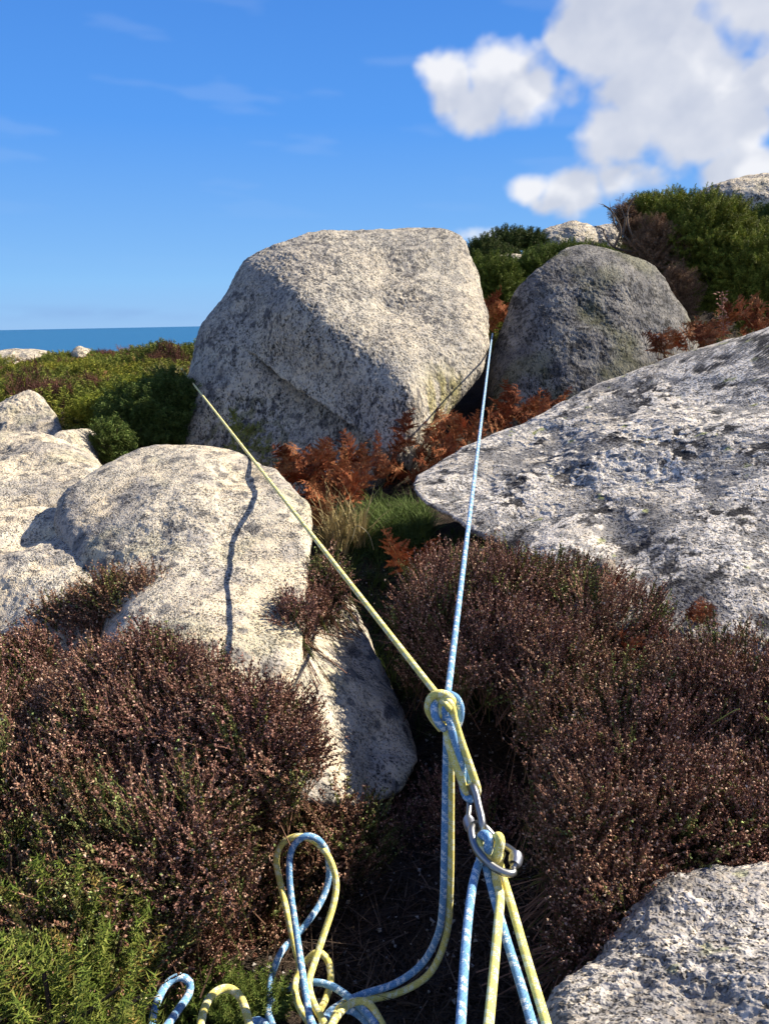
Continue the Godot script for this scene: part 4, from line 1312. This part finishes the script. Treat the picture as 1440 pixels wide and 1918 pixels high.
func build_ropes() -> void:
	var k := 4.1688           # the enlarged view of the knot: origin 740, 1260
	var ye := thing("climbing_rope", "thin yellow climbing rope tied into the knot and looping over the heather", "rope", Vector3.ZERO, "climbing ropes")
	var bl := thing("climbing_rope", "thin blue climbing rope with white flecks tied beside the yellow one", "rope", Vector3.ZERO, "climbing ropes")
	var kn := func(a: Array) -> Array: return view_pts(a, 770, 1270, 8.34)
	var d := 1.05
	# taut strands to the boulder, led round behind it
	var y_end := kn.call([[370, 215, d + 0.006]])
	strand("taut_strand", ye, M.yellow, [at(340, 690, 4.35), at(357, 712, 4.17), at(600, 1022, 1.615), y_end[0], kn.call([[480, 330, d + 0.012]])[0], kn.call([[560, 480, d + 0.014]])[0]], 0.0047)
	var b_end := kn.call([[575, 215, d + 0.008]])
	strand("taut_strand", bl, M.blue, [at(922, 625, 4.5), at(918, 652, 4.13), at(880, 960, 1.70), b_end[0], kn.call([[540, 340, d + 0.014]])[0], kn.call([[470, 470, d + 0.016]])[0]], 0.0047)
	# the knot
	strand("knot", ye, M.yellow, kn.call([[470, 800, d + 0.012], [340, 640, d + 0.010], [262, 480, d + 0.002], [300, 310, d - 0.006], [430, 240, d - 0.010], [560, 265, d - 0.010], [640, 350, d - 0.006], [660, 450, d + 0.004], [640, 560, d + 0.012]]), 0.0053, 0.003)
	strand("knot", ye, M.yellow, kn.call([[400, 360, d + 0.004], [440, 320, d - 0.004], [530, 330, d - 0.010], [610, 400, d - 0.013], [650, 520, d - 0.013], [670, 640, d - 0.012], [720, 800, d - 0.008]]), 0.0053, 0.003)
	strand("knot", ye, M.yellow, kn.call([[520, 350, d + 0.006], [490, 385, d - 0.004], [475, 470, d - 0.008], [468, 570, d - 0.006], [500, 680, d + 0.014], [545, 800, d + 0.002]]), 0.0053, 0.003)
	strand("knot", bl, M.blue, kn.call([[620, 260, d + 0.006], [700, 310, d], [760, 420, d - 0.002], [772, 540, d - 0.002], [745, 680, d + 0.002], [690, 790, d + 0.010], [600, 850, d + 0.014]]), 0.0053, 0.003)
	strand("knot", bl, M.blue, kn.call([[430, 320, d + 0.006], [380, 370, d - 0.002], [355, 470, d - 0.008], [375, 600, d - 0.010], [440, 720, d - 0.008], [530, 800, d - 0.002], [600, 830, d + 0.010]]), 0.0053, 0.003)
	# the double loop down to the upper carabiner
	strand("bight", ye, M.yellow, kn.call([[720, 800, d - 0.008], [790, 1020, d - 0.010], [880, 1270, d - 0.012], [960, 1500, d - 0.015], [1010, 1650, d - 0.017], [1035, 1760, d - 0.012], [1000, 1830, d - 0.002], [920, 1820, d + 0.002], [840, 1740, d - 0.008], [740, 1480, d - 0.010], [650, 1240, d - 0.010], [585, 1020, d - 0.008], [545, 800, d - 0.002]]))
	strand("bight", bl, M.blue, kn.call([[520, 620, d - 0.004], [545, 580, d - 0.012], [590, 640, d - 0.014], [620, 760, d - 0.014], [670, 950, d - 0.012], [730, 1170, d - 0.009], [790, 1420, d - 0.006], [800, 1640, d + 0.002], [830, 1800, d + 0.002], [890, 1880, d - 0.006], [960, 1880, d - 0.008], [1010, 1830, d + 0.006], [960, 1700, d + 0.004], [890, 1500, d + 0.006], [810, 1270, d + 0.006], [740, 1050, d + 0.004], [700, 900, d + 0.006]]))
	# tails hanging from the knot and running left along the ground
	strand("hanging_tail", bl, M.blue, [kn.call([[590, 780, d + 0.012]])[0], kn.call([[555, 900, d + 0.010]])[0], at(836, 1400, 1.065), at(834, 1500, 1.085), at(832, 1600, 1.10), at(829, 1690, 1.12), at(820, 1750, 1.15), at(790, 1805, 1.18), at(740, 1842, 1.19), at(680, 1862, 1.18), at(640, 1880, 1.15), at(610, 1905, 1.10), at(590, 1960, 1.02)])
	strand("hanging_tail", ye, M.yellow, [kn.call([[620, 900, d + 0.012]])[0], kn.call([[625, 1060, d + 0.010]])[0], at(844, 1420, 1.068), at(844, 1520, 1.088), at(843, 1650, 1.11), at(836, 1750, 1.15), at(805, 1822, 1.18), at(750, 1858, 1.19), at(690, 1872, 1.18), at(660, 1874, 1.165), at(630, 1895, 1.12), at(600, 1960, 1.05)])
	# four strands running back towards the belayer
	var vw := func(a: Array) -> Array: return view_pts(a, 740, 1500, 2.0571)
	strand("belay_strand", bl, M.blue, vw.call([[360, 190, 0.972], [338, 215, 0.975], [318, 250, 0.965], [294, 350, 0.93], [272, 550, 0.86], [252, 860, 0.77], [235, 1100, 0.70]]))
	strand("belay_strand", bl, M.blue, vw.call([[350, 250, 0.975], [362, 300, 0.968], [386, 390, 0.935], [430, 540, 0.88], [480, 700, 0.83], [530, 870, 0.77], [600, 1100, 0.70]]))
	strand("belay_strand", ye, M.yellow, vw.call([[385, 235, 0.972], [388, 300, 0.96], [404, 370, 0.93], [396, 470, 0.885], [383, 620, 0.84], [360, 860, 0.76], [335, 1100, 0.69]]))
	strand("belay_strand", ye, M.yellow, vw.call([[400, 235, 0.975], [415, 295, 0.965], [450, 410, 0.93], [510, 620, 0.86], [585, 870, 0.775], [650, 1100, 0.70]]))
	# hitches on the lower carabiner: origin 860, 1440, scale 8.72
	var cv := func(a: Array) -> Array: return view_pts(a, 860, 1440, 8.72)
	strand("hitch", bl, M.blue, cv.call([[330, 1330, 0.985], [350, 1180, 0.985], [370, 1100, 0.972], [430, 1080, 0.960], [475, 1150, 0.955], [478, 1270, 0.956], [450, 1350, 0.965], [400, 1420, 0.985], [330, 1500, 0.99]]), 0.0061, 0.003)
	strand("hitch", ye, M.yellow, cv.call([[560, 1260, 0.985], [590, 1150, 0.970], [640, 1110, 0.955], [668, 1180, 0.948], [650, 1290, 0.948], [620, 1390, 0.952], [590, 1470, 0.965], [560, 1560, 0.98]]), 0.0061, 0.003)
	strand("hitch", ye, M.yellow, cv.call([[520, 1300, 0.98], [510, 1390, 0.972], [560, 1450, 0.968], [640, 1450, 0.972], [680, 1390, 0.982]]), 0.0061, 0.003)
	strand("hitch", ye, M.yellow, cv.call([[350, 1230, 0.975], [310, 1200, 0.966], [320, 1260, 0.962], [380, 1370, 0.960], [460, 1470, 0.962], [540, 1540, 0.97]]), 0.0061, 0.003)
	# slack loops standing on the bank: origin 240, 1530, scale 2.77
	var lv := func(a: Array) -> Array: return view_pts(a, 240, 1530, 2.7692)
	strand("slack_loop", ye, M.yellow, lv.call([[960, 1110, 1.05], [935, 1060, 1.08], [890, 990, 1.11], [866, 910, 1.14], [872, 840, 1.17], [890, 780, 1.18], [862, 660, 1.21], [825, 500, 1.24], [787, 330, 1.27], [768, 220, 1.28], [800, 140, 1.28], [875, 102, 1.28], [960, 122, 1.28], [1038, 205, 1.27], [1078, 330, 1.26], [1066, 450, 1.24], [1012, 620, 1.21], [962, 770, 1.18], [938, 860, 1.15], [955, 950, 1.12], [1005, 1050, 1.08], [1040, 1110, 1.06]]))
	strand("slack_loop", bl, M.blue, lv.call([[980, 1120, 1.04], [945, 1050, 1.065], [925, 940, 1.10], [900, 780, 1.155], [873, 600, 1.20], [842, 380, 1.24], [837, 230, 1.255], [862, 145, 1.26], [920, 100, 1.26], [985, 118, 1.265], [1032, 190, 1.285], [1040, 320, 1.29], [1000, 440, 1.27], [920, 560, 1.24], [862, 625, 1.225], [795, 700, 1.20], [752, 800, 1.18], [735, 900, 1.15], [736, 970, 1.13], [728, 1020, 1.11], [750, 1090, 1.08]]))
	strand("slack_loop", ye, M.yellow, lv.call([[880, 800, 1.21], [925, 745, 1.22], [985, 702, 1.22], [1038, 750, 1.21], [1050, 850, 1.18], [1025, 945, 1.15], [990, 1010, 1.12]]))
	strand("slack_loop", bl, M.blue, lv.call([[738, 960, 1.125], [785, 905, 1.16], [860, 880, 1.17], [960, 858, 1.17], [1060, 880, 1.16], [1150, 940, 1.14], [1220, 1000, 1.11], [1290, 1085, 1.07]]))
	strand("slack_loop", ye, M.yellow, lv.call([[1040, 1110, 1.03], [1080, 1040, 1.07], [1130, 985, 1.10], [1195, 956, 1.115], [1255, 975, 1.11], [1325, 1090, 1.07]]))
	strand("slack_loop", bl, M.blue, lv.call([[118, 1120, 0.95], [145, 980, 1.0], [200, 870, 1.04], [270, 830, 1.05], [320, 860, 1.05], [315, 920, 1.04], [262, 1000, 1.0], [185, 1110, 0.95]]))
	strand("slack_loop", ye, M.yellow, lv.call([[368, 1120, 0.96], [400, 985, 1.0], [450, 912, 1.03], [520, 890, 1.04], [580, 932, 1.03], [618, 1030, 1.0], [632, 1120, 0.97]]))
	strand("slack_loop", bl, M.blue, lv.call([[620, 1130, 1.02], [650, 1062, 1.05], [700, 1068, 1.05], [740, 1130, 1.02]]))
	strand("slack_loop", bl, M.blue, lv.call([[985, 1120, 1.07], [1050, 1030, 1.11], [1130, 1000, 1.13], [1200, 1030, 1.12], [1270, 1110, 1.09]]))

	# carabiners
	var up := thing("carabiner", "upper silver carabiner clipped through the double rope loop", "carabiner", Vector3.ZERO, "carabiners")
	bar("body", up, M.metal, cv.call([[175, 980, 1.0], [230, 1010, 1.0], [300, 1020, 0.996], [350, 1010, 0.988], [372, 930, 0.986], [360, 800, 0.992], [320, 640, 1.004], [285, 480, 1.014], [250, 360, 1.020], [215, 290, 1.028], [180, 300, 1.040], [160, 400, 1.046], [160, 500, 1.046]]), [0.0048, 0.0050, 0.0052, 0.0052, 0.0050, 0.0048])
	bar("gate", up, M.metal, cv.call([[160, 480, 1.046], [162, 560, 1.044], [155, 700, 1.034], [140, 830, 1.022]]), [0.0040, 0.0040, 0.0038, 0.0038])
	bar("screw_sleeve", up, M.worn, cv.call([[142, 800, 1.024], [145, 815, 1.022], [158, 880, 1.016], [190, 980, 1.004], [196, 998, 1.002]]), [0.0050, 0.0082, 0.0086, 0.0082, 0.0060], 10)
	var lo := thing("carabiner", "lower silver carabiner holding the rope hitches", "carabiner", Vector3.ZERO, "carabiners")
	bar("body", lo, M.metal, cv.call([[860, 1640, 0.948], [880, 1690, 0.942], [820, 1710, 0.938], [700, 1680, 0.938], [540, 1590, 0.942], [400, 1470, 0.948], [290, 1330, 0.956], [220, 1160, 0.966], [195, 1010, 0.978], [230, 930, 0.990], [310, 900, 1.000], [410, 950, 1.006], [500, 1040, 1.004], [600, 1150, 1.0], [700, 1240, 0.992], [800, 1290, 0.982], [900, 1370, 0.968], [925, 1420, 0.962]]), [0.0046, 0.0050, 0.0051, 0.0050, 0.0047, 0.0044, 0.0044])
	bar("gate", lo, M.metal, cv.call([[915, 1400, 0.963], [930, 1480, 0.957], [900, 1570, 0.952], [865, 1650, 0.948]]), [0.0044, 0.0044, 0.0042])
	bar("screw_sleeve", lo, M.worn, cv.call([[915, 1395, 0.964], [918, 1405, 0.963], [922, 1460, 0.958], [905, 1550, 0.953], [900, 1565, 0.952]]), [0.0055, 0.0084, 0.0088, 0.0084, 0.0062], 10)
